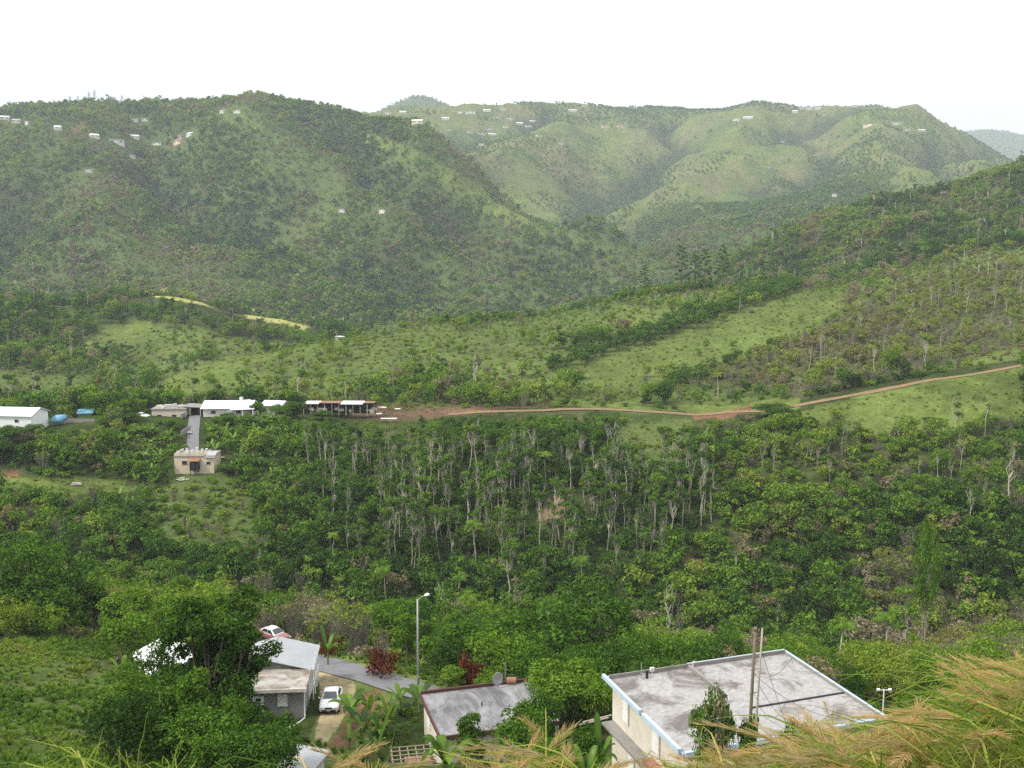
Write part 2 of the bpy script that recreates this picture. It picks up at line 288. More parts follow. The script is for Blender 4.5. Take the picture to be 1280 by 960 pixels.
def ground_mat():
    m = bpy.data.materials.new('ground'); m.use_nodes = True; L = m.node_tree.links; b = m.node_tree.nodes['Principled BSDF']
    b.inputs['Roughness'].default_value = 1.0; b.inputs['Specular IOR Level'].default_value = 0.0
    a = N(m, 'Attribute', attribute_name='ground'); g = N(m, 'NewGeometry')
    out = a.outputs['Color']
    for sc, v in ((1.7, 0.3), (0.35, 0.28), (0.05, 0.22)):
        n = N(m, 'TexNoise'); n.inputs['Scale'].default_value = sc; n.inputs['Detail'].default_value = 5; n.inputs['Roughness'].default_value = 0.65; L.new(g.outputs['Position'], n.inputs['Vector'])
        r = N(m, 'MapRange'); r.inputs['From Min'].default_value = 0.3; r.inputs['From Max'].default_value = 0.7; r.inputs['To Min'].default_value = 1 - v; r.inputs['To Max'].default_value = 1 + v; L.new(n.outputs['Fac'], r.inputs['Value'])
        x = N(m, 'Mix', data_type='RGBA', blend_type='MULTIPLY'); x.inputs['Factor'].default_value = 1; L.new(out, x.inputs['A']); L.new(r.outputs[0], x.inputs['B']); out = x.outputs['Result']
    L.new(out, b.inputs['Base Color'])
    return m
def leaf_mat(name, ramp, trans=0.35, vary=0.45, gloss=0.0, spread=0.16):
    """leaf colour comes from each plant's own 'tint' and each leaf's own 'leaf' value"""
    m = bpy.data.materials.new(name); m.use_nodes = True; nt = m.node_tree; L = nt.links
    nt.nodes.remove(nt.nodes['Principled BSDF']); o = nt.nodes['Material Output']
    t = N(m, 'Attribute', attribute_name='tint', attribute_type='INSTANCER')
    cr = N(m, 'ValToRGB'); e = cr.color_ramp.elements
    while len(e) < len(ramp): e.new(0.5)
    for k, (p, c) in enumerate(ramp): e[k].position = p; e[k].color = (*c, 1)
    lf = N(m, 'Attribute', attribute_name='leaf')
    ad = N(m, 'Math', operation='MULTIPLY_ADD'); L.new(lf.outputs['Fac'], ad.inputs[0]); ad.inputs[1].default_value = spread; L.new(t.outputs['Fac'], ad.inputs[2])
    L.new(ad.outputs[0], cr.inputs['Fac'])
    r = N(m, 'MapRange'); r.inputs['To Min'].default_value = 1 - vary; r.inputs['To Max'].default_value = 1 + vary; L.new(lf.outputs['Fac'], r.inputs['Value'])
    x = N(m, 'Mix', data_type='RGBA', blend_type='MULTIPLY'); x.inputs['Factor'].default_value = 1; L.new(cr.outputs[0], x.inputs['A']); L.new(r.outputs[0], x.inputs['B'])
    d = N(m, 'BsdfDiffuse'); tr = N(m, 'BsdfTranslucent'); ms = N(m, 'MixShader'); ms.inputs[0].default_value = trans
    tm = N(m, 'Mix', data_type='RGBA', blend_type='MULTIPLY'); tm.inputs['Factor'].default_value = 1; tm.inputs['B'].default_value = (1.25, 1.3, 0.6, 1); L.new(x.outputs['Result'], tm.inputs['A'])
    L.new(x.outputs['Result'], d.inputs[0]); L.new(tm.outputs['Result'], tr.inputs[0]); L.new(d.outputs[0], ms.inputs[1]); L.new(tr.outputs[0], ms.inputs[2])
    last = ms.outputs[0]
    if gloss:
        gl = N(m, 'BsdfGlossy'); gl.inputs['Roughness'].default_value = 0.4; m2 = N(m, 'MixShader'); m2.inputs[0].default_value = gloss
        L.new(last, m2.inputs[1]); L.new(gl.outputs[0], m2.inputs[2]); last = m2.outputs[0]
    L.new(last, o.inputs[0]); return m
GREEN = [(0.0, (0.033, 0.070, 0.014)), (0.25, (0.074, 0.150, 0.020)), (0.5, (0.140, 0.235, 0.026)), (0.68, (0.220, 0.270, 0.045)), (0.85, (0.175, 0.155, 0.070)), (1.0, (0.25, 0.215, 0.15))]
M = dict(
 ground=ground_mat(), leaf=leaf_mat('foliage', GREEN), banana=leaf_mat('banana_leaf', GREEN, trans=0.4, gloss=0.015),
 red=leaf_mat('red_foliage', [(0, (0.055, 0.016, 0.016)), (1, (0.20, 0.055, 0.03))]),
 grass=leaf_mat('tall_grass_blade', [(0, (0.12, 0.20, 0.035)), (0.4, (0.24, 0.31, 0.06)), (0.75, (0.38, 0.35, 0.10)), (1, (0.45, 0.31, 0.13))], trans=0.35, vary=0.3, spread=1.0),
 plume=leaf_mat('grass_plume', [(0, (0.42, 0.36, 0.19)), (1, (0.44, 0.29, 0.15))], trans=0.4, vary=0.3, spread=1.0),
 bark=mat('bark', (0.12, 0.095, 0.07), 0.95, 0.35, 6), pale=mat('pale_bark', (0.44, 0.40, 0.32), 0.95, 0.35, 1.2), twig=mat('twig', (0.21, 0.185, 0.15), 0.95, 0.3, 2),
 stem=mat('banana_stem', (0.16, 0.17, 0.06), 0.8, 0.3, 4),
 concrete=mat('roof_concrete', (0.32, 0.31, 0.30), 0.95, 0.3, 3.0, (0.10, 0.082, 0.070), 0.30, 0.8, 0.2, lo=0.49, hi=0.62),
 concrete2=mat('stained_concrete', (0.27, 0.265, 0.268), 0.95, 0.25, 2.5, (0.085, 0.083, 0.085), 0.35, 0.85, 0.2, lo=0.40, hi=0.6, stretch=(1.6, 0.6, 1)),
 concrete3=mat('mossy_concrete', (0.36, 0.34, 0.31), 0.95, 0.2, 2.0, (0.13, 0.095, 0.05), 0.45, 0.85, 0.2, lo=0.46, hi=0.6),
 cement=mat('plain_cement', (0.25, 0.235, 0.22), 0.95, 0.2, 2.5, (0.16, 0.14, 0.12), 0.7, 0.6),
 asphalt=mat('asphalt', (0.17, 0.17, 0.18), 0.95, 0.15, 1.2, (0.13, 0.13, 0.13), 0.3, 0.5),
 gravel=mat('pale_gravel', (0.50, 0.42, 0.27), 1.0, 0.18, 2.2, (0.36, 0.28, 0.17), 0.5, 0.6),
 cream=mat('cream_wall', (0.64, 0.59, 0.50), 0.9, 0.08, 1.5, (0.42, 0.37, 0.28), 0.6, 0.4),
 cream2=mat('warm_cream_wall', (0.60, 0.50, 0.37), 0.9, 0.08, 1.5, (0.40, 0.33, 0.24), 0.6, 0.4),
 grey=mat('grey_wall', (0.23, 0.22, 0.23), 0.9, 0.08, 1.5), white=mat('white_paint', (0.78, 0.78, 0.77), 0.6, 0.05, 2), dirtywhite=mat('weathered_white', (0.60, 0.58, 0.54), 0.8, 0.18, 2, (0.3, 0.26, 0.22), 0.8, 0.5),
 blue=mat('pale_blue_trim', (0.43, 0.53, 0.65), 0.7, 0.07, 2), redtrim=mat('dark_red_trim', (0.085, 0.035, 0.03), 0.8, 0.15, 2), brick=None,
 metalroof=None, wmetal=None,
 wood=mat('grey_wood', (0.26, 0.21, 0.16), 0.9, 0.25, 3, stretch=(4, 4, 0.6)), polewood=mat('pole_wood', (0.17, 0.135, 0.10), 0.95, 0.3, 4, stretch=(6, 6, 0.7)), palewood=mat('bleached_pole', (0.36, 0.32, 0.27), 0.95, 0.25, 4, stretch=(6, 6, 0.7)),
 steel=mat('galvanised_steel', (0.36, 0.36, 0.35), 0.5, 0.1, 3, metal=0.3), lampglass=mat('lamp_glass', (0.85, 0.85, 0.84), 0.25, 0.02),
 carwhite=mat('white_car_paint', (0.80, 0.80, 0.80), 0.2, 0.02, spec=0.5), carred=mat('faded_maroon_paint', (0.30, 0.14, 0.13), 0.4, 0.1), glass=mat('dark_glass', (0.035, 0.04, 0.045), 0.08, 0.05, spec=0.6),
 tyre=mat('tyre_rubber', (0.02, 0.02, 0.02), 0.85, 0.1), rim=mat('wheel_rim', (0.45, 0.45, 0.46), 0.3, 0.05, metal=0.8), dark=mat('dark_opening', (0.025, 0.025, 0.027), 0.8, 0.1), cable=mat('cable', (0.03, 0.03, 0.03), 0.7, 0.05),
 tarp=mat('blue_tarp', (0.15, 0.34, 0.48), 0.5, 0.1, 1), rust=mat('rusty_sheet', (0.27, 0.15, 0.09), 0.85, 0.25, 1.5), terracotta=mat('terracotta', (0.42, 0.19, 0.10), 0.85, 0.1),
 roofred=mat('reddish_roof', (0.30, 0.13, 0.10), 0.8, 0.1, 0.5), beige=mat('beige_wall', (0.52, 0.46, 0.36), 0.9, 0.08, 1),
)
for k_ in ('bark', 'pale', 'twig'):
    m_ = M[k_]; L_ = m_.node_tree.links; b_ = m_.node_tree.nodes['Principled BSDF']; src = b_.inputs['Base Color'].links[0].from_socket; oi = N(m_, 'ObjectInfo'); r_ = N(m_, 'MapRange'); r_.inputs['To Min'].default_value = 0.45; r_.inputs['To Max'].default_value = 1.2; L_.new(oi.outputs['Random'], r_.inputs['Value'])
    x_ = N(m_, 'Mix', data_type='RGBA', blend_type='MULTIPLY'); x_.inputs['Factor'].default_value = 1; L_.new(src, x_.inputs['A']); L_.new(r_.outputs[0], x_.inputs['B']); L_.new(x_.outputs['Result'], b_.inputs['Base Color'])
def ribbed(name, col, var, wscale, stain=None):
    m = mat(name, col, 0.45, var, 1.2, stain, 0.5, 0.4, metal=0.1); L = m.node_tree.links; b = m.node_tree.nodes['Principled BSDF']
    t = N(m, 'TexCoord'); wv = N(m, 'TexWave', bands_direction='Y'); wv.inputs['Scale'].default_value = wscale; L.new(t.outputs['Object'], wv.inputs['Vector'])
    bpn = N(m, 'Bump'); bpn.inputs['Strength'].default_value = 0.6; bpn.inputs['Distance'].default_value = 0.04; L.new(wv.outputs['Fac'], bpn.inputs['Height']); L.new(bpn.outputs[0], b.inputs['Normal'])
    return m
M['metalroof'] = ribbed('grey_metal_roof', (0.36, 0.37, 0.38), 0.1, 1.2, (0.29, 0.30, 0.31)); M['wmetal'] = ribbed('white_metal_roof', (0.80, 0.80, 0.80), 0.06, 1.2)
def brick_mat():
    m = bpy.data.materials.new('red_brick'); m.use_nodes = True; L = m.node_tree.links; b = m.node_tree.nodes['Principled BSDF']; b.inputs['Roughness'].default_value = 0.95
    t = N(m, 'TexCoord'); mpn = N(m, 'Mapping'); mpn.inputs['Rotation'].default_value = (R(90), 0, 0); k = N(m, 'TexBrick'); k.inputs['Scale'].default_value = 3.0
    k.inputs['Color1'].default_value = (0.30, 0.10, 0.07, 1); k.inputs['Color2'].default_value = (0.38, 0.16, 0.11, 1); k.inputs['Mortar'].default_value = (0.4, 0.36, 0.32, 1)
    L.new(t.outputs['Object'], mpn.inputs[0]); L.new(mpn.outputs[0], k.inputs[0]); L.new(k.outputs[0], b.inputs['Base Color']); return m
M['brick'] = brick_mat()

# ------------------------------------------------------------------ object helpers
def mesh_np(name, V, faces, mats, mi=None, attrs=None, smooth_=False):
    """faces: int array (n,4) of quads or list of arrays"""
    me = bpy.data.meshes.new(name); V = np.asarray(V, np.float32); me.vertices.add(len(V)); me.vertices.foreach_set('co', V.ravel())
    if isinstance(faces, np.ndarray): fl = faces.ravel(); ls = np.full(len(faces), faces.shape[1], np.int32)
    else: fl = np.concatenate([np.asarray(f).ravel() for f in faces]); ls = np.array([len(f) for f in faces], np.int32)
    me.loops.add(len(fl)); me.loops.foreach_set('vertex_index', fl.astype(np.int32)); me.polygons.add(len(ls))
    me.polygons.foreach_set('loop_start', (np.cumsum(ls) - ls).astype(np.int32))
    for m in (mats if isinstance(mats, (list, tuple)) else [mats]): me.materials.append(m)
    if mi is not None: me.polygons.foreach_set('material_index', np.asarray(mi, np.int32))
    me.update(calc_edges=True)
    for k, v in (attrs or {}).items():
        a = me.attributes.new(k, 'FLOAT', 'POINT'); a.data.foreach_set('value', np.asarray(v, np.float32))
    if smooth_: me.polygons.foreach_set('use_smooth', np.ones(len(ls), bool))
    return me
class MB:
    """collects shapes, links them as ONE mesh object"""
    def __init__(s): s.v = []; s.f = []
    def add(s, V, Fc):
        o = len(s.v); s.v += [tuple(p) for p in V]; s.f += [[i + o for i in f] for f in Fc]; return s
    def box(s, c, d, rz=0, tilt=None):
        x, y, z = d[0] / 2, d[1] / 2, d[2] / 2
        m = Matrix.Rotation(rz, 3, 'Z') @ (tilt or Matrix.Identity(3))
        V = [Vector(c) + m @ Vector((a * x, b * y, e * z)) for a in (-1, 1) for b in (-1, 1) for e in (-1, 1)]
        return s.add(V, [(0, 1, 3, 2), (4, 6, 7, 5), (0, 4, 5, 1), (2, 3, 7, 6), (0, 2, 6, 4), (1, 5, 7, 3)])
    def tube(s, pts, rad, n=8, cap=True):
        pts = [Vector(p) for p in pts]; rad = rad if isinstance(rad, (list, tuple)) else [rad] * len(pts); V = []; Fc = []
        for i, p in enumerate(pts):
            d = (pts[min(i + 1, len(pts) - 1)] - pts[max(i - 1, 0)]).normalized(); a = d.orthogonal().normalized(); b = d.cross(a)
            V += [p + (a * math.cos(k * 2 * math.pi / n) + b * math.sin(k * 2 * math.pi / n)) * rad[i] for k in range(n)]
        for i in range(len(pts) - 1):
            for k in range(n): Fc.append((i * n + k, i * n + (k + 1) % n, (i + 1) * n + (k + 1) % n, (i + 1) * n + k))
        if cap: Fc += [tuple(range(n))[::-1], tuple((len(pts) - 1) * n + k for k in range(n))]
        return s.add(V, Fc)
    def slab(s, poly, th):
        """polygon of 3-D points (top face) extruded straight down"""
        n = len(poly); V = [Vector(p) for p in poly] + [Vector(p) - Vector((0, 0, th)) for p in poly]
        return s.add(V, [tuple(range(n)), tuple(range(n, 2 * n))[::-1]] + [(i, n + i, n + (i + 1) % n, (i + 1) % n) for i in range(n)])
    def prism(s, poly, y0, y1):
        """polygon in x,z extruded along y"""
        n = len(poly); V = [(p[0], y0, p[1]) for p in poly] + [(p[0], y1, p[1]) for p in poly]
        return s.add(V, [tuple(range(n)), tuple(range(n, 2 * n))[::-1]] + [(i, n + i, n + (i + 1) % n, (i + 1) % n) for i in range(n)])
    def build(s, name, m, parent=None, bevel=0.0, smooth_=False):
        me = bpy.data.meshes.new(name); me.from_pydata(s.v, [], s.f); me.materials.append(m)
        bm = bmesh.new(); bm.from_mesh(me); bmesh.ops.recalc_face_normals(bm, faces=bm.faces)
        if bevel: bmesh.ops.bevel(bm, geom=list(bm.edges), offset=bevel, segments=2, affect='EDGES')
        bm.to_mesh(me); bm.free()
        if smooth_: me.polygons.foreach_set('use_smooth', np.ones(len(me.polygons), bool))
        o = bpy.data.objects.new(name, me); C.objects.link(o)
        if parent: o.parent = parent
        return o
def tag(o, label=None, cat=None, group=None, kind=None):
    if label: o['label'] = label
    if cat: o['category'] = cat
    if group: o['group'] = group
    if kind: o['kind'] = kind
    return o
def thing(name, label, cat, loc, rz=0, group=None):
    o = bpy.data.objects.new(name, None); C.objects.link(o); o.location = loc; o.rotation_euler = (0, 0, rz); o.empty_display_size = 0.5
    return tag(o, label, cat, group)

# ------------------------------------------------------------------ setting: ground, haze
nr, nc = GZ.shape
idx = np.arange(nr * nc).reshape(nr, nc)
quads = np.stack([idx[:-1, :-1], idx[:-1, 1:], idx[1:, 1:], idx[1:, :-1]], -1).reshape(-1, 4)
gme = mesh_np('terrain', np.stack([GX, GY, GZ], -1).reshape(-1, 3), quads, M['ground'], smooth_=True)
gc = gme.color_attributes.new('ground', 'FLOAT_COLOR', 'POINT')
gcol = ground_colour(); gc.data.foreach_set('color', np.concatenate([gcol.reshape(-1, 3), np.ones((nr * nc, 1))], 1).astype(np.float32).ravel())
terrain = bpy.data.objects.new('terrain', gme); C.objects.link(terrain); tag(terrain, kind='structure')
hz = bpy.data.materials.new('haze'); hz.use_nodes = True
hz.node_tree.nodes.remove(hz.node_tree.nodes['Principled BSDF']); pv = N(hz, 'VolumePrincipled')
pv.inputs['Color'].default_value = (0.82, 0.92, 1.0, 1); pv.inputs['Density'].default_value = 0.00013; pv.inputs['Anisotropy'].default_value = 0.0
hz.node_tree.links.new(pv.outputs[0], hz.node_tree.nodes['Material Output'].inputs['Volume'])
zlo, zhi = float(GZ.min()) - 3, float(GZ.max()) + 40
tag(MB().box((0, 3800, (zlo + zhi) / 2), (2 * 2.3 * 7900, 9000, zhi - zlo)).build('haze', hz), kind='stuff')

# ------------------------------------------------------------------ plants: meshes
def leaf_quads(P, nrm, size, r, aspect=0.55):
    """leaf-shaped quads at P facing nrm"""
    n = len(P); nrm = nrm / np.linalg.norm(nrm, axis=1, keepdims=True)
    a = np.cross(nrm, r.normal(size=(n, 3))); a /= np.linalg.norm(a, axis=1, keepdims=True) + 1e-9; b = np.cross(nrm, a)
    s = (size * r.uniform(0.6, 1.35, n))[:, None]
    bend = nrm * s * 0.12
    V = np.stack([P - a * s * 0.5 - bend, P + b * s * 0.5 * aspect, P + a * s * 0.5 - bend, P - b * s * 0.5 * aspect], 1)
    return V.reshape(-1, 3), np.arange(4 * n).reshape(n, 4), np.repeat(r.random(n), 4)
def rand_dir(n, r):
    d = r.normal(size=(n, 3)); return d / np.linalg.norm(d, axis=1, keepdims=True)
def clump_leaves(cl, n, size, r, flat=0.75, upb=0.45):
    c = np.array([k[:3] for k in cl]); rad = np.array([k[3] for k in cl]); p = rad ** 2 / (rad ** 2).sum()
    k = r.choice(len(cl), n, p=p); d = rand_dir(n, r); low = d[:, 2] < -0.25; d[low, 2] *= np.where(r.random(low.sum()) < 0.6, -0.6, 1)
    rr = rad[k] * r.uniform(0.55, 1.08, n); P = c[k] + d * rr[:, None] * np.array([1, 1, flat])
    return leaf_quads(P, d * 0.7 + np.array([0, 0, upb]) + r.normal(size=(n, 3)) * 0.45, size, r)
def tubes_mesh(name, tubes, m):
    b = MB()
    for pts, rad, n in tubes: b.tube(pts, rad, n, False)
    return mesh_np(name, np.array(b.v), [np.array(f) for f in b.f], m, smooth_=True)
def bend_path(p0, p1, r, n=4, amt=0.08):
    p0 = np.array(p0, float); p1 = np.array(p1, float); L = np.linalg.norm(p1 - p0)
    return [tuple(p0 + (p1 - p0) * t + r.normal(size=3) * L * amt * math.sin(math.pi * t)) for t in np.linspace(0, 1, n)]
# every builder returns {part name: mesh}; all plants are about 1 unit tall before scaling by their height
def broadleaf(seed, H=8.0, Wd=6.5, trunk=0.16, ncl=18, nl=2200, size=0.42, bark='bark', limbs=True, shape=1.0, leaf='leaf', rr_=(0.15, 0.27), kk=(0.35, 0.85)):
    r = np.random.default_rng(seed); cz = H * (trunk + (1 - trunk) * 0.5); rz_ = H * (1 - trunk) * 0.5; cl = []
    for i in range(ncl):
        d = rand_dir(1, r)[0]; d[2] = d[2] * 0.95 + 0.1; k = r.uniform(*kk); rr = Wd * r.uniform(*rr_)
        tz = d[2] * k; wdt = 1.0 if shape == 1 else max(0.25, 1 - shape * (tz * 0.5 + 0.5))
        cl.append((d[0] * k * Wd * 0.5 * wdt, d[1] * k * Wd * 0.5 * wdt, cz + tz * rz_, rr))
    V, Q, lf = clump_leaves(cl, nl, size, r)
    tb = [(bend_path((0, 0, -0.8), (r.normal() * 0.2, r.normal() * 0.2, cz), r, 5, 0.03), [0.035 * H * q for q in (0.8, 0.62, 0.5, 0.4, 0.2)], 7)]
    if limbs:
        for c in cl[::2]: tb.append((bend_path((0, 0, H * (trunk + r.uniform(-0.05, 0.2))), c[:3], r, 4, 0.08), [0.012 * H, 0.009 * H, 0.006 * H, 0.002 * H], 5))
    return dict(trunk=tubes_mesh('trunk', tb, M[bark]), crown=mesh_np('crown', V, Q, M[leaf], attrs={'leaf': lf}))
def slender(seed, H=12.0, nl=420, ncl=7, spread=2.2, size=0.42):
    r = np.random.default_rng(seed); top = np.array([r.normal() * 0.6, r.normal() * 0.6, H * 0.86]); cl = []; tb = []
    fork = top * r.uniform(0.5, 0.72); base = bend_path((0, 0, -1), fork, r, 4, 0.03)
    tb.append((base, [0.13, 0.11, 0.095, 0.075], 6))
    for i in range(ncl):
        a = r.uniform(0, 6.28); e = np.array([math.cos(a) * spread * r.uniform(0.15, 0.6), math.sin(a) * spread * r.uniform(0.15, 0.6), H * r.uniform(0.52, 1.0)])
        tb.append((bend_path(fork * r.uniform(0.85, 1.0), e, r, 4, 0.10), [0.06, 0.045, 0.03, 0.010], 5))
        for q in range(2):
            e2 = e + r.normal(size=3) * 0.55 + np.array([0, 0, 0.4]); tb.append((bend_path(fork + (e - fork) * r.uniform(0.5, 0.8), e2, r, 3, 0.08), [0.03, 0.02, 0.008], 4))
        if i < ncl - 1: cl.append((*e, r.uniform(0.5, 1.0)))
    V, Q, lf = clump_leaves(cl, max(nl, 8), size, r)
    return dict(trunk=tubes_mesh('trunk', tb, M['pale']), crown=mesh_np('crown', V, Q, M['leaf'], attrs={'leaf': lf}))
def brush(seed, H=5.0, nb=26, nl=260, wd=1.6, bark='twig'):
    r = np.random.default_rng(seed); tb = []; ends = []
    for i in range(nb):
        a = r.uniform(0, 6.28); q = r.uniform(0.1, 1) * wd; e = np.array([math.cos(a) * q, math.sin(a) * q, H * r.uniform(0.5, 1)]); s = np.array([e[0] * 0.25, e[1] * 0.25, -0.3])
        tb.append((bend_path(s, e, r, 4, 0.05), [0.06, 0.045, 0.03, 0.012], 3)); ends.append((*e, r.uniform(0.3, 0.6)))
        for k in range(2): tb.append((bend_path(s + (e - s) * r.uniform(0.4, 0.8), e + r.normal(size=3) * 0.5, r, 3, 0.05), [0.03, 0.02, 0.01], 3))
    V, Q, lf = clump_leaves(ends, nl, 0.30, r)
    return dict(trunk=tubes_mesh('trunk', tb, M[bark]), crown=mesh_np('crown', V, Q, M['leaf'], attrs={'leaf': lf}))
def shrub(seed, H=2.2, Wd=3.0, ncl=9, nl=500, size=0.32, leaf='leaf'):
    r = np.random.default_rng(seed); cl = []
    for i in range(ncl):
        a = r.uniform(0, 6.28); q = math.sqrt(r.random()) * Wd * 0.36; rr = r.uniform(0.16, 0.27) * Wd; cl.append((math.cos(a) * q, math.sin(a) * q, H * r.uniform(0.25, 0.75) * (1 - q / Wd), rr))
    V, Q, lf = clump_leaves(cl, nl, size, r, 0.8); return dict(crown=mesh_np('crown', V, Q, M[leaf], attrs={'leaf': lf}))
def frond(L, w_, droop, az, r, z0, n=9, rise=0.6):
    """a palm frond: a rib with narrow leaflets on each side"""
    V = []; Q = []; pts = []
    for i in range(n + 1):
        t = i / n; x = L * t * (1 - 0.25 * droop * t); z = z0 + L * (rise * t - droop * t * t); pts.append(np.array([math.cos(az) * x, math.sin(az) * x, z]))
    sd_ = np.array([-math.sin(az), math.cos(az), 0])
    for i in range(1, n + 1):
        d = pts[i] - pts[i - 1]; d = d / np.linalg.norm(d); t = i / n; ln = w_ * math.sin(math.pi * (0.12 + 0.83 * t)) + 0.05
        for s in (-1, 1):
            for k in (0, 0.5):
                b = pts[i - 1] + (pts[i] - pts[i - 1]) * k; tip = b + (sd_ * s * 0.85 + d * 0.45 - np.array([0, 0, 0.35])) * ln; o = len(V); hw = d * L / n * 0.20
                V += [b - hw, b + hw, tip + hw * 0.3, tip - hw * 0.3]; Q.append((o, o + 1, o + 2, o + 3))
    return V, Q
def palm(seed, H=9.0, nf=16, L=2.6, droop=0.75, pale=True):
    r = np.random.default_rng(seed); V = []; Q = []; lx, ly = r.normal(size=2) * 0.4
    for i in range(nf):
        v, q = frond(L * r.uniform(0.8, 1.1), 0.75, droop * r.uniform(0.7, 1.3), i * 2.399 + r.normal() * 0.1, r, 0, rise=r.uniform(0.2, 1.0)); o = len(V)
        V += [p + np.array([lx, ly, H]) for p in v]; Q += [tuple(k + o for k in f) for f in q]
    lf = np.repeat(r.random(len(V) // 4), 4)
    return dict(trunk=tubes_mesh('trunk', [(bend_path((0, 0, -0.8), (lx, ly, H + 0.1), r, 6, 0.02), [0.17, 0.13, 0.12, 0.115, 0.11, 0.09], 7)], M['pale']), crown=mesh_np('crown', np.array(V), np.array(Q), M['leaf'], attrs={'leaf': lf}))
def banana(seed, H=3.6, nlf=8):
    r = np.random.default_rng(seed); V = []; Q = []; lf = []; st = H * 0.42
    for i in range(nlf):
        az = i * 2.4 + r.normal() * 0.3; L = H * r.uniform(0.5, 0.72); wd = L * 0.115; rise = r.uniform(0.7, 1.6); droop = r.uniform(0.6, 1.15); sd_ = np.array([-math.sin(az), math.cos(az), 0]); o = len(V); n = 7; lv = r.random()
        for k in range(n + 1):
            t = k / n; x = L * (0.05 + t * (1 - 0.2 * t)); z = st * 0.9 + L * (rise * t - droop * t * t); w2 = wd * (0.15 + 1.1 * math.sin(math.pi * min(1, 0.08 + 0.92 * t)) ** 0.7) if k < n else 0.02
            m_ = np.array([math.cos(az) * x, math.sin(az) * x, z]); V += [m_ - sd_ * w2 + (0, 0, 0.25 * w2), m_, m_ + sd_ * w2 + (0, 0, 0.25 * w2)]; lf += [lv * 0.8, lv * 0.8 + 0.2, lv * 0.8]
            if k: a = o + 3 * k; Q += [(a - 3, a - 2, a + 1, a), (a - 2, a - 1, a + 2, a + 1)]
    return dict(stem=tubes_mesh('stem', [([(0, 0, -0.3), (0.02, 0, st * 0.6), (0, 0, st)], [0.15, 0.12, 0.08], 7)], M['stem']), leaves=mesh_np('leaves', np.array(V), np.array(Q), M['banana'], attrs={'leaf': np.array(lf)}, smooth_=True))
def pine(seed, H=14.0, nl=900):
    r = np.random.default_rng(seed); cl = []; tb = [([(0, 0, -1), (0.1, 0, H * 0.5), (0, 0.1, H)], [0.22, 0.15, 0.04], 6)]
    for i in range(22):
        z = H * (0.3 + 0.68 * i / 21); q = (H * 0.19) * (1.05 - z / H) ** 0.7 * r.uniform(0.6, 1.2) + 0.3; a = i * 2.4; e = (math.cos(a) * q, math.sin(a) * q, z + 0.2); tb.append(([(0, 0, z - 0.2), e], [0.06, 0.02], 4)); cl.append((*e, 0.55 + 0.3 * q / 3))
    V, Q, lf = clump_leaves(cl, nl, 0.5, r, 0.5); return dict(trunk=tubes_mesh('trunk', tb, M['bark']), crown=mesh_np('crown', V, Q, M['leaf'], attrs={'leaf': lf}))
def tuft(seed, n=26, H=1.0, wd=0.7):
    """a tuft of long grass or fern: bent strips"""
    r = np.random.default_rng(seed); V = []; Q = []; lf = []
    for i in range(n):
        a = r.uniform(0, 6.28); q = r.uniform(0, 0.3) * wd; b = np.array([math.cos(a) * q, math.sin(a) * q, -0.1]); h = H * r.uniform(0.5, 1); o_ = r.uniform(0.3, 1) * wd; a += r.normal() * 0.6; sd_ = np.array([-math.sin(a), math.cos(a), 0]) * 0.05; o = len(V); lv = r.random()
        for k, (t, w_) in enumerate(((0, 1), (0.5, 1.3), (1, 0.2))):
            p = b + np.array([math.cos(a) * o_ * t * t, math.sin(a) * o_ * t * t, h * (t * 1.5 - 0.6 * t * t)]); V += [p - sd_ * w_, p + sd_ * w_]; lf += [lv, lv]
            if k: e = o + 2 * k; Q.append((e - 2, e - 1, e + 1, e))
    return dict(crown=mesh_np('crown', np.array(V), np.array(Q), M['leaf'], attrs={'leaf': np.array(lf)}))
def joined(name, parts):
    """one mesh out of a plant's parts, for the plants of a far-off mass"""
    V = []; Fc = []; mi = []; mats = []; lf = []; o = 0
    for k, me in enumerate(parts.values()):
        n = len(me.vertices); co = np.empty(n * 3, np.float32); me.vertices.foreach_get('co', co); V.append(co.reshape(-1, 3))
        for p in me.polygons: Fc.append(np.array(p.vertices) + o); mi.append(k)
        a = me.attributes.get('leaf'); v = np.zeros(n, np.float32)
        if a: a.data.foreach_get('value', v)
        lf.append(v); mats.append(me.materials[0]); o += n
    return mesh_np(name, np.concatenate(V), Fc, mats, mi, {'leaf': np.concatenate(lf)})

KIND = {}                                     # kind -> list of part dictionaries (near ones, built with their parts)
KIND['broadleaf'] = [broadleaf(100 + i, 8, (6.6, 7.4, 5.6, 8.2, 6.0, 7.0)[i], (0.10, 0.06, 0.2, 0.12, 0.05, 0.16)[i], (20, 24, 16, 26, 18, 22)[i], 2600, 0.38) for i in range(6)]
KIND['slender'] = [slender(200 + i, (12, 13, 11, 12.5, 12, 10.5)[i], (620, 480, 760, 260, 60, 420)[i], (9, 7, 10, 6, 6, 7)[i], (2.4, 1.8, 2.8, 1.6, 1.8, 1.5)[i]) for i in range(6)]
KIND['brush'] = [brush(300 + i, 5, 24, (300, 150, 60)[i], (1.7, 1.5, 2.0)[i]) for i in range(3)]
KIND['shrub'] = [shrub(400 + i, (2.0, 2.6, 1.7, 2.2)[i], (3.0, 2.8, 3.4, 2.4)[i]) for i in range(4)]
KIND['palm'] = [palm(500 + i, (9, 8, 10)[i]) for i in range(3)]
KIND['banana'] = [banana(600 + i, (3.6, 3.2, 4.0)[i], (8, 7, 9)[i]) for i in range(3)]
KIND['pine'] = [pine(700 + i) for i in range(2)]
FARM = {}                                      # kind -> joined meshes for the masses
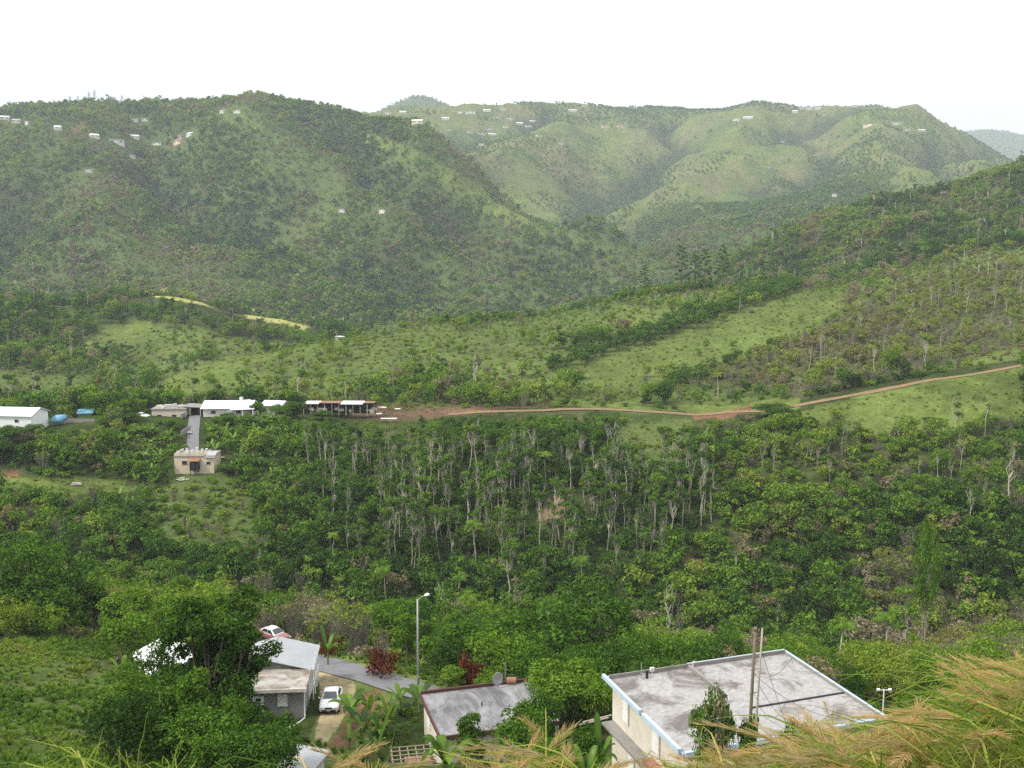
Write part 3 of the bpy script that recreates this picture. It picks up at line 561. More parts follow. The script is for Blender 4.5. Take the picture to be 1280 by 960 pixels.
FARM['broadleaf'] = [joined('tree', p) for p in [broadleaf(150 + i, 8, (6.6, 7.6, 5.8, 7, 5.2, 8)[i], (0.1, 0.05, 0.18, 0.08, 0.02, 0.12)[i], (12, 15, 10, 13, 9, 17)[i], 560, 0.75, limbs=False) for i in range(6)]]
FARM['slender'] = [joined('tree', p) for p in KIND['slender'][:5]]
FARM['brush'] = [joined('brush', p) for p in KIND['brush']]
FARM['shrub'] = [joined('shrub', shrub(450 + i, (2.0, 2.6, 1.8)[i], (3.0, 2.6, 3.4)[i], 8, 190, 0.5)) for i in range(3)]
FARM['palm'] = [joined('palm', p) for p in KIND['palm']]
FARM['banana'] = [joined('banana', p) for p in KIND['banana']]
FARM['far'] = [joined('tree', broadleaf(170 + i, 8, (7.0, 8, 6.2, 7.5)[i], 0.12, (8, 9, 7, 8)[i], 130, 1.5, limbs=False)) for i in range(4)]
FARM['tuft'] = [joined('tuft', tuft(800 + i, 30, (1.0, 1.3, 0.8)[i], (0.8, 0.9, 1.1)[i])) for i in range(3)]

# ------------------------------------------------------------------ placing
def on_ground(px, Y, py=None):
    z = gz((px - 640) / F * Y, Y)
    for _ in range(4):
        x = (px - 640) / F * (Y * cp - z * sp); z = gz(x, Y)
    return Vector((x, Y, z))
def top_h(px, Y, ytop, g): return at(px, ytop, Y).z - g.z
def drape(name, pts, width, m, lift=0.06, kind='structure', step=1.0):
    """a paved strip following the ground along centre points (x, y)"""
    P = [Vector((p[0], p[1], 0)) for p in pts]; Q = []
    for a, b in zip(P[:-1], P[1:]):
        n = max(1, int((b - a).length / step)); Q += [a + (b - a) * (i / n) for i in range(n)]
    Q.append(P[-1]); mb = MB(); V = []
    for _ in range(6): Q = [Q[0]] + [(Q[i - 1] + Q[i] * 2 + Q[i + 1]) / 4 for i in range(1, len(Q) - 1)] + [Q[-1]]
    n = 5
    for i, q in enumerate(Q):
        d = (Q[min(i + 1, len(Q) - 1)] - Q[max(i - 1, 0)]).normalized(); s = Vector((-d.y, d.x, 0)); zc = gz(q.x, q.y)
        hs = [max(gz(*(q + s * width * (k / (n - 1) - 0.5)).xy), zc - 0.15) for k in range(n)]
        for k in range(n): V.append((*(q + s * width * (k / (n - 1) - 0.5) * (1.0 if name != 'dirt_track' else 0.75 + 0.5 * float(vnoise(q.x / 5.0, q.y / 5.0 + (k > 2) * 7)))).xy, max(hs) * 0.6 + hs[k] * 0.4 + lift))
    mb.add(V, [(i * n + k, i * n + k + 1, (i + 1) * n + k + 1, (i + 1) * n + k) for i in range(len(Q) - 1) for k in range(n - 1)])
    o = mb.build(name, m, smooth_=True); return tag(o, kind=kind)
CLEAR = [(x - 10, y - 3, x + 10, y + 4, 655) for c in CAPS for x, y in c]                                     # (x0, y0, x1, y1, Y): picture windows in front of a building that plants leave open
FOOT = []                                      # (x, y, radius): nothing grows inside
CLEAR += [(x, yr - 6, x + 20, yr + 4, 298) for x, yr in ((650, 508), (670, 507), (690, 505), (710, 507), (730, 509), (750, 511), (770, 512), (790, 513), (810, 515), (830, 516), (850, 519), (870, 519), (890, 517), (910, 514), (930, 511), (950, 508), (980, 506), (1000, 504), (1020, 500), (1040, 496), (1060, 493), (1080, 489), (1100, 486))]
def clear(x0, y0, x1, y1, Y): CLEAR.append((x0, y0, x1, y1, Y))

# ------------------------------------------------------------------ houses
def house(name, label, cat, loc, rz, w, d, h, roof, wm, rm, wins=(), doors=(), over=0.35, rise=1.2, th=0.12, base=1.5, group=None, ridge='x', winmat='glass'):
    """box house: origin at the middle of its front wall, x along the front, y to the back"""
    t = thing(name, label, cat, loc, rz, group)
    MB().box((0, d / 2, (h - base) / 2), (w, d, h + base)).build('wall', M[wm], t)
    rb = MB(); gb = MB()
    if roof == 'gable':
        if ridge == 'x':
            for s in (0, 1):
                y0, y1 = (-over, d / 2) if s == 0 else (d + over, d / 2); zz = h - over * rise / (d / 2)
                rb.slab([(-w / 2 - over, y0, zz + th), (w / 2 + over, y0, zz + th), (w / 2 + over, y1, h + rise + th), (-w / 2 - over, y1, h + rise + th)], th)
            x_ = w / 2 - 0.002; gb.add([(s * x_, q[0], q[1]) for s in (-1, 1) for q in ((0.002, h - 0.01), (d - 0.002, h - 0.01), (d / 2, h + rise - 0.01))], [(0, 1, 2), (3, 5, 4), (0, 3, 4, 1), (1, 4, 5, 2), (2, 5, 3, 0)])
        else:
            for s in (-1, 1):
                zz = h - over * rise / (w / 2)
                rb.slab([(s * (w / 2 + over), -over, zz + th), (s * (w / 2 + over), d + over, zz + th), (0, d + over, h + rise + th), (0, -over, h + rise + th)], th)
            gb.prism([(-w / 2 + 0.002, h - 0.01), (w / 2 - 0.002, h - 0.01), (0, h + rise - 0.01)], 0.002, d - 0.002)
        gb.build('gable', M[wm], t)
    elif roof == 'flat': rb.box((0, d / 2, h + th), (w + 2 * over, d + 2 * over, 2 * th))
    else: rb.slab([(-w / 2 - over, -over, h + th), (w / 2 + over, -over, h + th), (w / 2 + over, d + over, h + rise + th), (-w / 2 - over, d + over, h + rise + th)], th)
    rb.build('roof', M[rm], t)
    for (x, z, ww, hh) in wins:
        f = MB().box((x, -0.03, z), (ww + 0.16, 0.08, hh + 0.16)).build('window', M['dirtywhite'], t); MB().box((x, -0.055, z), (ww, 0.06, hh)).build('pane', M[winmat], f)
    for (x, ww, hh) in doors: MB().box((x, -0.04, hh / 2), (ww, 0.09, hh)).build('door', M['white'], t)
    return t

# grey house with the gabled metal roof
g = on_ground(380, 83.5); GH = Vector((g.x, 83.5, g.z + 0.05)); rzg = R(5)
t = thing('house', 'grey house with ribbed metal gable roof and mossy flat-roofed front, beside the gravel drive', 'house', GH, rzg)
MB().box((-3.3, 2.0, 0.55), (6.6, 4.0, 3.9)).build('wall', M['grey'], t)
MB().box((-3.3, 6.5, 0.45), (6.5, 5.0, 4.0)).build('back_wall', M['dirtywhite'], t)
MB().box((-3.3, 1.8, 2.62), (7.2, 4.3, 0.22)).build('flat_roof', M['concrete3'], t)
MB().box((-3.3, -0.40, 2.60), (7.24, 0.10, 0.30)).build('fascia', M['dirtywhite'], t)
MB().add([(-6.6, 3.93, 2.66), (0.0, 3.93, 2.66), (-3.3, 3.93, 3.5)], [(0, 1, 2)]).build('gable', M['cement'], t)
for s in (-1, 1):
    b = MB().slab([(-3.3 + s * 3.85, 3.6, 2.62), (-3.3 + s * 3.85, 9.3, 2.62), (-3.3, 9.3, 3.62), (-3.3, 3.6, 3.62)], 0.07)
    b.build('metal_roof', M['metalroof'], t)
MB().tube([(-3.3, 3.55, 3.63), (-3.3, 9.35, 3.63)], 0.08, 6).build('ridge_cap', M['metalroof'], t)
dr = MB().box((-3.75, -0.03, 1.02), (0.92, 0.08, 2.0)).build('door', M['white'], t); MB().box((-3.75, -0.08, 1.72), (0.4, 0.04, 0.3)).build('glass_panel', M['glass'], dr)
wn = MB().box((-1.75, -0.03, 1.6), (0.86, 0.07, 1.14)).build('window', M['dirtywhite'], t)
lv = MB()
for k in range(9): lv.box((-1.75, -0.075, 1.13 + k * 0.118), (0.72, 0.03, 0.09), tilt=Matrix.Rotation(R(25), 3, 'X'))
lv.build('louvres', M['white'], wn)
for y in (4.4, 5.9, 7.4, 8.9): MB().tube([(0.35, y, -0.6), (0.35, y, 2.7)], 0.055, 8).build('porch_post', M['white'], t)
MB().box((0.35, 6.65, 0.95), (0.05, 4.5, 0.06)).box((0.35, 6.65, 0.6), (0.04, 4.5, 0.04)).build('porch_rail', M['white'], t)
MB().tube([(0.06, 0.1, 2.5), (0.09, 0.0, 0.3), (0.1, -0.1, 0.1)], 0.05, 7).build('downpipe', M['white'], t)
pp = GH + Matrix.Rotation(rzg, 3, 'Z') @ Vector((0.1, -0.3, 0))
pts = []
for q in ((0, 0), (-0.2, -1.0), (-0.6, -2.2), (-1.6, -3.2)):
    x, y = pp.x + q[0], pp.y + q[1]; pts.append((x, y, gz(x, y) + 0.10))
tag(MB().tube(pts, 0.055, 7).build('drain_pipe', M['white']), 'white plastic drain pipe lying on the ground at the grey house corner', 'pipe')
FOOT += [(GH.x - 3, GH.y + 2, 5), (GH.x - 3, GH.y + 8, 6.5)]; clear(314, 796, 408, 898, 97)

# white-roofed house behind the big tree
g = on_ground(216, 91)
house('house', 'house under a bright white metal roof, half hidden behind the tall dark tree', 'house', g, R(28), 4.4, 6.0, 2.0, 'gable', 'cream', 'wmetal', [(1.5, 1.5, 1, 1)], rise=0.9, ridge='y')
FOOT.append((g.x, g.y + 3, 6))
# low shed at the bottom edge
g = on_ground(378, 68.5)
house('shed', 'low shed with a pale blue-grey sheet roof below the gravel drive', 'shed', g + Vector((-0.2, -2.6, -0.6)), R(-20), 2.0, 2.6, 1.6, 'shed', 'dirtywhite', 'metalroof', rise=0.45)
FOOT.append((g.x, g.y, 3)); clear(372, 936, 394, 958, 72)

# middle house: flat stained roof, cream walls, dark red eaves
zr = -37.3
E_ = at(525, 868, 1); E_ = E_ * (zr / E_.z)
rzm = R(16); Lm = 7.8; Wm = 9.6
ex = Vector((math.cos(rzm), math.sin(rzm), 0)); ey = Vector((-math.sin(rzm), math.cos(rzm), 0))
O_ = E_ - ey * Lm + ex * (Wm / 2); hb = 3.0
t = thing('house', 'flat-roofed cream house with dark red eaves and a streaked grey concrete roof', 'house', (O_.x, O_.y, zr - hb), rzm)
MB().box((0.1, Lm / 2, hb / 2 - 1), (Wm - 0.35, Lm - 0.4, hb + 1.7)).build('wall', M['cream'], t)
MB().box((0, Lm / 2, hb - 0.09), (Wm - 0.1, Lm - 0.1, 0.18)).build('roof', M['concrete2'], t)
e_ = MB(); e_.box((-Wm / 2, Lm / 2, hb - 0.04), (0.14, Lm + 0.16, 0.24)).box((0, 0, hb - 0.075), (Wm - 0.18, 0.16, 0.30))
e_.build('eaves_trim', M['redtrim'], t)
MB().box((0, Lm, hb + 0.03), (Wm - 0.18, 0.18, 0.46)).build('parapet', M['redtrim'], t)
for y in (2.4, 5.4):
    f = MB().box((-Wm / 2 + 0.27, y, 1.7), (0.08, 1.1, 1.2)).build('window', M['dirtywhite'], t); MB().box((-Wm / 2 + 0.25, y, 1.7), (0.08, 0.9, 1.0)).build('louvres', M['white'], f)
MB().tube([(-Wm / 2 + 0.3, 0.2, -1.5), (-Wm / 2 + 0.3, 0.2, hb - 0.2)], 0.05, 7).build('downpipe', M['white'], t)
def on_mid(x, y, z=0): return O_ + ex * x + ey * y + Vector((0, 0, z))
p = on_mid(1.65, 7.2)
t = thing('satellite_dish', 'grey satellite dish on the streaked flat roof of the cream house', 'satellite dish', p, R(200))
MB().tube([(0, 0, 0), (0, 0, 0.7)], 0.03, 8).build('mast', M['steel'], t)
b = MB(); V = []; n = 16
for i in range(5):
    for k in range(n): r_ = 0.12 * i + 0.001; a = k * 2 * math.pi / n; V.append((r_ * math.cos(a), 0.55 * r_ * r_ , 0.85 + r_ * math.sin(a) * 1.25))
b.add(V, [(i * n + k, i * n + (k + 1) % n, (i + 1) * n + (k + 1) % n, (i + 1) * n + k) for i in range(4) for k in range(n)])
dd = b.build('dish', M['steel'], t, smooth_=True); so = dd.modifiers.new('thickness', 'SOLIDIFY'); so.thickness = 0.02
MB().tube([(0, 0.02, 0.4), (0, 0.55, 0.75)], 0.015, 6).box((0, 0.55, 0.78), (0.07, 0.1, 0.07)).build('feed_arm', M['steel'], t)
p = on_mid(3.0, 7.7); t = thing('water_tank', 'rusty round water drum lying on the flat roof behind the satellite dish', 'drum', p)
b = MB().tube([(-0.4, 0, 0.3), (0.4, 0, 0.3)], 0.28, 12); b.build('drum', M['rust'], t); [MB().box((x, 0, 0.06), (0.1, 0.5, 0.12)).build('cradle', M['wood'], t) for x in (-0.25, 0.25)]
p = on_mid(2.55, 8.0, 0.2); tag(MB().tube([p, p + Vector((0, 0, 1.6))], 0.03, 7).build('vent_pipe', M['steel']), 'thin grey vent pipe standing at the back edge of the streaked flat roof', 'pipe')
p = on_mid(-0.4, 4.4); tag(MB().tube([p, p + Vector((0, 0, 0.25)), p + Vector((0.06, 0, 0.3))], 0.06, 8).build('roof_vent', M['dark']), 'small black roof vent in the middle of the streaked flat roof', 'vent')
FOOT += [(O_.x, O_.y + 2, 6.5), (O_.x + 0.5, O_.y + 5, 6.5)]; clear(522, 858, 640, 926, 86)

# lattice frame of sticks in front of it
g = on_ground(516, 71.8); g.z = at(516, 945, 71.8).z - 1.3; zt = g.z - gz(g.x, g.y)
t = thing('wooden_frame', 'unfinished lattice of grey sticks beside the cream flat-roofed house', 'frame', g, R(10))
for x in (-1.5, 1.5):
    for y in (-1.2, 1.2): MB().box((x, y, 0.6 - max(0, zt) / 2), (0.1, 0.1, 1.4 + max(0, zt) + 0.6)).build('post', M['wood'], t)
b = MB()
for k in range(6): b.box((-1.5 + k * 0.6, 0, 1.38), (0.07, 2.7, 0.06))
b.build('rafter', M['wood'], t); b = MB()
for k in range(5): b.box((0, -1.25 + k * 0.62, 1.445), (3.3, 0.07, 0.06))
b.build('batten', M['wood'], t); MB().box((0.4, 0.25, 0.7), (1.9, 1.7, 0.03)).build('panel', M['rust'], t); MB().box((0.2, -1.0, 0.85), (0.6, 0.4, 0.04), 0.3).build('plank', M['dirtywhite'], t)
FOOT.append((g.x, g.y, 2.5)); clear(488, 925, 548, 960, 76)

# right-hand building: two storeys, pale blue parapet
zr = -31.0
A_ = at(757, 848, 1); A_ = A_ * (zr / A_.z); B_ = at(982, 815, 1); B_ = B_ * (zr / B_.z); C_ = at(1120, 893, 1); C_ = C_ * (zr / C_.z)
ex = (B_ - A_); WB = ex.length; ex.normalize(); ey = Vector((-ex.y, ex.x, 0)); DB = 11.6; rzb = math.atan2(ex.y, ex.x)
O2 = A_ - ey * DB; hb = 5.8                    # local origin under the front left corner of the roof
t = thing('building', 'two-storey cream building with pale blue roof edge and weathered flat concrete roof', 'building', (O2.x, O2.y, zr - hb), rzb)
def on_b(x, y, z=0): return O2 + ex * x + ey * y + Vector((0, 0, z))
MB().box((WB / 2 + 0.1, DB / 2, hb / 2 - 0.9), (WB - 0.7, DB - 0.5, hb + 1.6)).build('wall', M['cream'], t)
MB().box((WB / 2, DB / 2, hb - 0.13), (WB - 0.05, DB - 0.05, 0.22)).build('roof', M['concrete'], t)
b = MB(); b.box((0, DB / 2 + 3.2, hb + 0.02), (0.22, DB / 2 - 1.2 + 1.5, 0.30)).box((-0.04, DB / 2 - 2.9, hb + 0.02), (0.26, DB / 2 - 0.7, 0.34)).box((WB, DB / 2, hb - 0.01), (0.16, DB + 0.2, 0.26)).box((WB * 0.22 + 0.05, DB, hb), (WB * 0.44 - 0.1, 0.16, 0.24)).box((WB * 0.72 - 0.06, DB, hb + 0.06), (WB * 0.56 - 0.1, 0.16, 0.34)).box((WB / 2, 0, hb - 0.02), (WB - 0.26, 0.22, 0.28))
b.build('roof_edge', M['blue'], t)
b = MB(); b.box((WB / 2, DB - 0.17, hb + 0.13), (WB - 0.4, 0.10, 0.3)).box((WB - 0.19, DB / 2, hb + 0.06), (0.08, DB - 0.4, 0.16)); b.build('parapet_lining', M['cement'], t)
MB().box((WB * 0.44, DB - 2.6, hb + 0.07), (0.22, 4.8, 0.30)).build('roof_divider', M['cement'], t)
MB().box((WB * 0.74, DB * 0.36, hb + 0.0), (WB * 0.5, 0.16, 0.09)).build('roof_seam', M['dark'], t)
for y, ww in ((DB - 2.6, 0.75), (DB - 7.2, 0.9)):
    f = MB().box((0.40, y, hb - 1.35), (0.10, ww + 0.2, 1.75)).build('window', M['dirtywhite'], t); lb = MB()
    for k in range(12): lb.box((0.345, y, hb - 2.10 + k * 0.135), (0.03, ww, 0.10), tilt=Matrix.Rotation(R(-25), 3, 'Y'))
    lb.build('louvres', M['white'], f)
f = MB().box((0.40, DB - 3.6, 1.2), (0.10, 1.0, 1.6)).build('window', M['dirtywhite'], t); MB().box((0.36, DB - 3.6, 1.2), (0.07, 0.8, 1.4)).build('louvres', M['white'], f)
MB().box((-0.05, DB / 2 + 1.0, hb - 3.05), (0.9, DB - 3.0, 0.16)).build('balcony_slab', M['cement'], t)
b = MB()
for k in range(2): b.box((-1.0 + k * 0.4, DB - 0.35 + 0.3 * k, hb - 3.0 + 0.10), (2.4, 0.12, 0.06), 0.15)
b.build('plank', M['palewood'], t)
# unfinished brick and concrete terrace on the camera side
for k in range(4):
    MB().box((0.35 + 0.25 * k, DB - 7.9 - 0.35 * k, hb - 2.9 - 0.78 * k), (1.3, 2.6 + 0.5 * k, 0.34)).build('brick_course', M['brick'], t)
    MB().box((0.35 + 0.25 * k, DB - 7.9 - 0.35 * k, hb - 3.29 - 0.78 * k), (1.36, 2.7 + 0.5 * k, 0.42)).build('concrete_band', M['cement'], t)
MB().box((WB * 0.40, -1.0, hb - 0.55), (WB * 0.72, 1.9, 0.24)).build('lower_roof', M['concrete'], t)
MB().box((WB * 0.40, -1.0, hb / 2 - 1.4), (WB * 0.70, 1.7, hb + 0.9)).build('lower_wall', M['cement'], t)
FOOT += [(on_b(WB * q, DB * s).x, on_b(WB * q, DB * s).y, 6.8) for q in (0.2, 0.5, 0.8) for s in (0.15, 0.5, 0.85)]
clear(757, 812, 1125, 925, on_b(WB / 2, DB).y + 1); clear(765, 850, 800, 955, 66)
p = on_b(2.8, DB - 0.9)
t = thing('roof_pipe', 'black pipe stub and valve by the back edge of the weathered roof', 'pipe', p); MB().tube([(0, 0, 0), (0, 0, 0.55)], 0.10, 9).build('stub', M['dark'], t); MB().tube([(-0.4, 0.1, 0.0), (-0.4, 0.1, 1.1)], 0.03, 7).tube([(-0.4, 0.1, 0.3), (0, 0, 0.3)], 0.03, 7).build('valve_pipe', M['steel'], t)
p = on_b(3.5, DB - 0.3); tag(MB().box(p + Vector((0, 0, 0.32)), (0.3, 0.22, 0.26), rzb).tube([p + Vector((0, 0, 0)), p + Vector((0, 0, 0.25))], 0.05, 6).build('roof_box', M['dirtywhite']), 'small white box beside the black pipe on the weathered roof edge', 'box')
p = on_b(6.0, DB - 6.0); t = thing('roof_vent', 'dark bent vent pipe in the middle of the weathered concrete roof', 'vent', p)
MB().tube([(0, 0, 0), (0, 0, 0.4), (0.05, -0.06, 0.5), (0.2, -0.12, 0.42)], 0.12, 9).build('pipe', M['dark'], t); MB().tube([(0, 0, 0), (0, 0, 0.05)], 0.24, 10).build('flange', M['cement'], t)
p = on_b(WB * 0.44, DB - 0.8, 0.22); tag(MB().tube([p, p + Vector((0, 0, 0.45)), p + Vector((0.12, 0, 0.5))], 0.05, 8).build('gooseneck_pipe', M['dirtywhite']), 'white gooseneck pipe at the end of the roof divider', 'pipe')

# leaning poles with cables in front of the building
def pole(name, label, pb, Y, pt, rad, m, up_):
    g = on_ground(pb, Y); top = at(pt[0], pt[1], Y + up_); t = thing(name, label, 'pole', g)
    L = top - g; MB().tube([L * k for k in (-0.05, 0, 0.25, 0.5, 0.75, 1.0)], [rad * q for q in (1.15, 1.15, 1.08, 1.0, 0.94, 0.86)], 10).build('shaft', M[m], t, smooth_=True); return t, top
t1, top1 = pole('utility_pole', 'thick dark wooden utility pole leaning over the weathered flat roof', 930, 50.5, (944, 791), 0.088, 'polewood', 0.4)
for k in (0.70, 0.82): q = (top1 - t1.location) * k; MB().tube([q - Vector((0.15, 0.05, 0)), q + Vector((0.38, 0.1, 0.05))], 0.03, 7).build('bracket', M['steel'], t1)
t2, top2 = pole('utility_pole', 'thin bleached pole propped beside the dark wooden utility pole', 936, 50.0, (953, 785), 0.055, 'palewood', 0.4)
def wire(a, b, label, sag=0.6, rad=0.012, name='cable'):
    a, b = Vector(a), Vector(b); pts = [a + (b - a) * t - Vector((0, 0, sag * 4 * t * (1 - t))) for t in np.linspace(0, 1, 14)]
    tag(MB().tube(pts, rad, 5).build(name, M['cable']), label, 'cable', 'cables on the leaning poles' if 'pole' in label else None)
q1 = t1.location + (top1 - t1.location) * 0.80
wire(q1, on_b(WB * 0.80, 1.0), 'thin cable dropping from the dark pole to the front of the weathered roof', 0.5)
wire(q1, on_b(WB * 0.62, 0.6), 'slack cable hanging from the dark pole beside the bleached one', 0.9)
wire(q1 + Vector((0, 0, -0.8)), on_b(WB * 0.66, 4.0), 'looping cable from the dark pole onto the middle of the roof', 1.3)
wire(q1, on_b(WB * 0.98, DB * 0.9), 'long thin cable from the dark pole to the far roof corner', 0.7)
wire(t2.location + (top2 - t2.location) * 0.9, on_b(WB * 0.52, 0.3), 'cable running straight down along the bleached pole', 0.15)

# twin-head post beyond the building and the paved patch
g = on_ground(1101, 75); hp = top_h(1101, 75, 862, g); t = thing('lamp_post', 'white post with two short white heads beyond the weathered roof corner', 'post', g)
MB().tube([(0, 0, -0.3), (0, 0, hp)], 0.05, 8).build('shaft', M['white'], t)
MB().tube([(-0.42, 0, hp - 0.04), (0.42, 0, hp - 0.04)], 0.03, 6).build('crossbar', M['white'], t)
for s in (-1, 1): MB().box((s * 0.44, -0.04, hp), (0.24, 0.2, 0.2), 0, Matrix.Rotation(R(20), 3, 'X')).build('lamp_head', M['white'], t, bevel=0.03)
FOOT.append((g.x, g.y, 1)); clear(1090, 858, 1112, 885, 76)
a = hit(1128, 912); c = hit(1165, 916); drape('pavement', [(a.x - 3, a.y - 1), (a.x, a.y), (c.x, c.y), (c.x + 4, c.y)], 3.4, M['asphalt']); clear(1126, 905, 1168, 930, a.y + 2)

# dirt track along the ridge
M['track'] = mat('track_earth', (0.215, 0.135, 0.072), 1.0, 0.3, 0.8, (0.15, 0.15, 0.055), 0.22, 0.85, 0.3, lo=0.5, hi=0.62)
tp = [on_ground(*q) for q in ((560, 291.5), (620, 292), (680, 292), (750, 292), (810, 290.5), (870, 288.5), (910, 286.5), (950, 284.8), (1000, 283.5), (1075, 284.0), (1150, 285.5), (1220, 287.5), (1280, 290), (1340, 293))]
drape('dirt_track', [(p.x, p.y) for p in tp], 3.3, M['track'], 0.12, step=2.5)
for a, b in zip(tp[:-1], tp[1:]):
    for k in range(4): q = a + (b - a) * (k / 4); FOOT.append((q.x, q.y, 1.2))
# road, drive, street lamp
rp = [on_ground(*q) for q in ((330, 104), (372, 101), (405, 98.0), (432, 95.5), (470, 93.0), (505, 90.5), (540, 88.6), (575, 87.5), (620, 87))]
drape('road', [(p.x, p.y) for p in rp], 3.3, M['asphalt'], 0.09)
for p in rp[1:]: FOOT.append((p.x, p.y, 2.6))
for a, b in zip(rp[1:-1], rp[2:]): FOOT.append(((a.x + b.x) / 2, (a.y + b.y) / 2, 2.6))
clear(400, 828, 550, 866, 90)
for q in ((420, 850), (415, 870), (410, 890), (400, 905), (430, 860), (405, 920)):
    p = hit(*q); FOOT.append((p.x, p.y, 1.7))
clear(392, 838, 442, 925, 86)
g = hit(523, 861); Yl = g.y; hl = top_h(525, Yl, 749, g)
t = thing('street_lamp', 'tall grey street lamp with one curved arm beside the narrow road', 'street lamp', g)
MB().tube([(0, 0, -0.4), (0, 0, hl * 0.5), (0.02, 0, hl)], [0.115, 0.095, 0.07], 10).build('pole', M['steel'], t, smooth_=True)
MB().tube([(0.02, 0, hl - 0.3), (0.18, 0, hl + 0.02), (0.45, 0, hl + 0.25), (0.72, 0, hl + 0.36)], 0.035, 8).build('arm', M['steel'], t)
hd = MB().tube([(0.66, 0, hl + 0.33), (0.78, 0, hl + 0.38), (0.98, 0, hl + 0.44), (1.12, 0, hl + 0.46)], [0.07, 0.14, 0.15, 0.06], 12).build('lamp_head', M['lampglass'], t, smooth_=True)
MB().box((0, 0, 1.2), (0.17, 0.2, 0.4)).build('access_panel', M['steel'], t)
clear(519, 744, 541, 858, Yl); FOOT.append((g.x, g.y, 0.8))
lamp_top = Vector((g.x, g.y, g.z + hl * 0.83))
wire(lamp_top, on_mid(2.55, 8.0, 1.5), 'thin black cable sagging from the street lamp to the cream house', 1.3, 0.014)

# ------------------------------------------------------------------ cars
def car(label, loc, rz, paint, old=False, slope=0.0):
    t = thing('car', label, 'car', loc, rz); t.rotation_euler.x = slope
    L = 4.4; mb = MB(); V = []                # car faces -y; rings from nose to tail
    st = [(-2.2, 0.70, 0.32, 0.62), (-2.08, 0.80, 0.24, 0.72), (-1.6, 0.86, 0.22, 0.80), (-0.95, 0.87, 0.22, 0.90), (0.2, 0.875, 0.22, 0.94), (1.2, 0.87, 0.22, 0.97), (1.75, 0.86, 0.24, 1.0), (2.08, 0.82, 0.28, 0.97), (2.2, 0.76, 0.38, 0.84)]
    if old: st = [(y, w_, a, c + (0.05 if y < -1 else -0.02)) for y, w_, a, c in st]
    for y, w_, a, c in st: V += [(-w_ * 0.9, y, a), (-w_, y, a + 0.12), (-w_, y, (a + c) / 2 + 0.05), (-w_ * 0.94, y, c - 0.05), (-w_ * 0.72, y, c), (w_ * 0.72, y, c), (w_ * 0.94, y, c - 0.05), (w_, y, (a + c) / 2 + 0.05), (w_, y, a + 0.12), (w_ * 0.9, y, a)]
    n = 10; Fc = [(i * n + k, i * n + (k + 1) % n, (i + 1) * n + (k + 1) % n, (i + 1) * n + k) for i in range(len(st) - 1) for k in range(n)] + [tuple(range(n)), tuple((len(st) - 1) * n + k for k in range(n))[::-1]]
    mb.add(V, Fc); body = mb.build('body', M[paint], t, smooth_=True)
    cab = [(-0.98, 0.72, 0.90, 0.90), (-0.15, 0.60, 0.92, 1.36), (0.35, 0.61, 0.93, 1.42), (1.0, 0.60, 0.95, 1.38), (1.72, 0.66, 0.96, 1.0)]
    V = [];
    for y, w_, a, c in cab: V += [(-0.78, y, a - 0.1), (-w_, y, c - 0.03), (-w_ * 0.8, y, c), (w_ * 0.8, y, c), (w_, y, c - 0.03), (0.78, y, a - 0.1)]
    n = 6; MB().add(V, [(i * n + k, i * n + k + 1, (i + 1) * n + k + 1, (i + 1) * n + k) for i in range(len(cab) - 1) for k in range(5)]).build('cabin', M['carwhite'] if old else M[paint], t, smooth_=True)
    MB().add([(-0.64, -0.90, 0.965), (0.64, -0.90, 0.965), (0.50, -0.20, 1.365), (-0.50, -0.20, 1.365)], [(0, 1, 2, 3)]).build('windscreen', M['glass'], t)
    MB().add([(-0.54, 1.66, 1.055), (0.54, 1.66, 1.055), (0.48, 1.10, 1.365), (-0.48, 1.10, 1.365)], [(0, 1, 2, 3)]).build('rear_window', M['glass'], t)
    for s in (-1, 1):
        MB().add([(s * 0.79, -0.72, 0.99), (s * 0.79, 0.30, 0.99), (s * 0.655, 0.30, 1.36), (s * 0.64, -0.15, 1.33)], [(0, 1, 2, 3)]).add([(s * 0.79, 0.40, 0.99), (s * 0.79, 1.45, 1.0), (s * 0.65, 0.95, 1.34), (s * 0.655, 0.40, 1.36)], [(0, 1, 2, 3)]).build('side_window', M['glass'], t)
        MB().box((s * 0.93, -0.68, 0.98), (0.16, 0.10, 0.12)).build('mirror', M[paint], t, bevel=0.02)
        MB().box((s * 0.60, -2.14, 0.63), (0.34, 0.16, 0.13), 0.12 * s).build('headlight', M['lampglass'], t, bevel=0.03)
        MB().box((s * 0.62, 2.16, 0.80), (0.28, 0.10, 0.14)).build('tail_light', M['redtrim'], t, bevel=0.02)
        for y in (-1.38, 1.34):
            wl = MB().tube([(s * 0.66, y, 0.31), (s * 0.88, y, 0.31)], 0.31, 18).build('wheel', M['tyre'], t); MB().tube([(s * 0.87, y, 0.31), (s * 0.895, y, 0.31)], 0.19, 14).build('rim', M['rim'], wl)
    MB().box((0, -2.2, 0.58), (0.62, 0.06, 0.12)).build('grille', M['dark'], t); MB().box((0, -2.19, 0.37), (1.2, 0.10, 0.14)).build('bumper_intake', M['dark'], t); MB().box((0, -2.25, 0.44), (0.34, 0.02, 0.16)).build('number_plate', M['dirtywhite'], t)
    return t
def ground_slope(x, y, rz):
    d = Vector((-math.sin(rz), math.cos(rz))) * 1.4; return math.atan2(gz(x + d.x, y + d.y) - gz(x - d.x, y - d.y), 2.8)
g = hit(411, 889); rz_ = R(4); g.y += 1.2; g.z = gz(g.x, g.y)
car('white saloon car parked nose-down on the pale gravel drive', g + Vector((0, 0, 0.06)), rz_, 'carwhite', slope=ground_slope(g.x, g.y, rz_)); clear(396, 864, 428, 901, g.y)
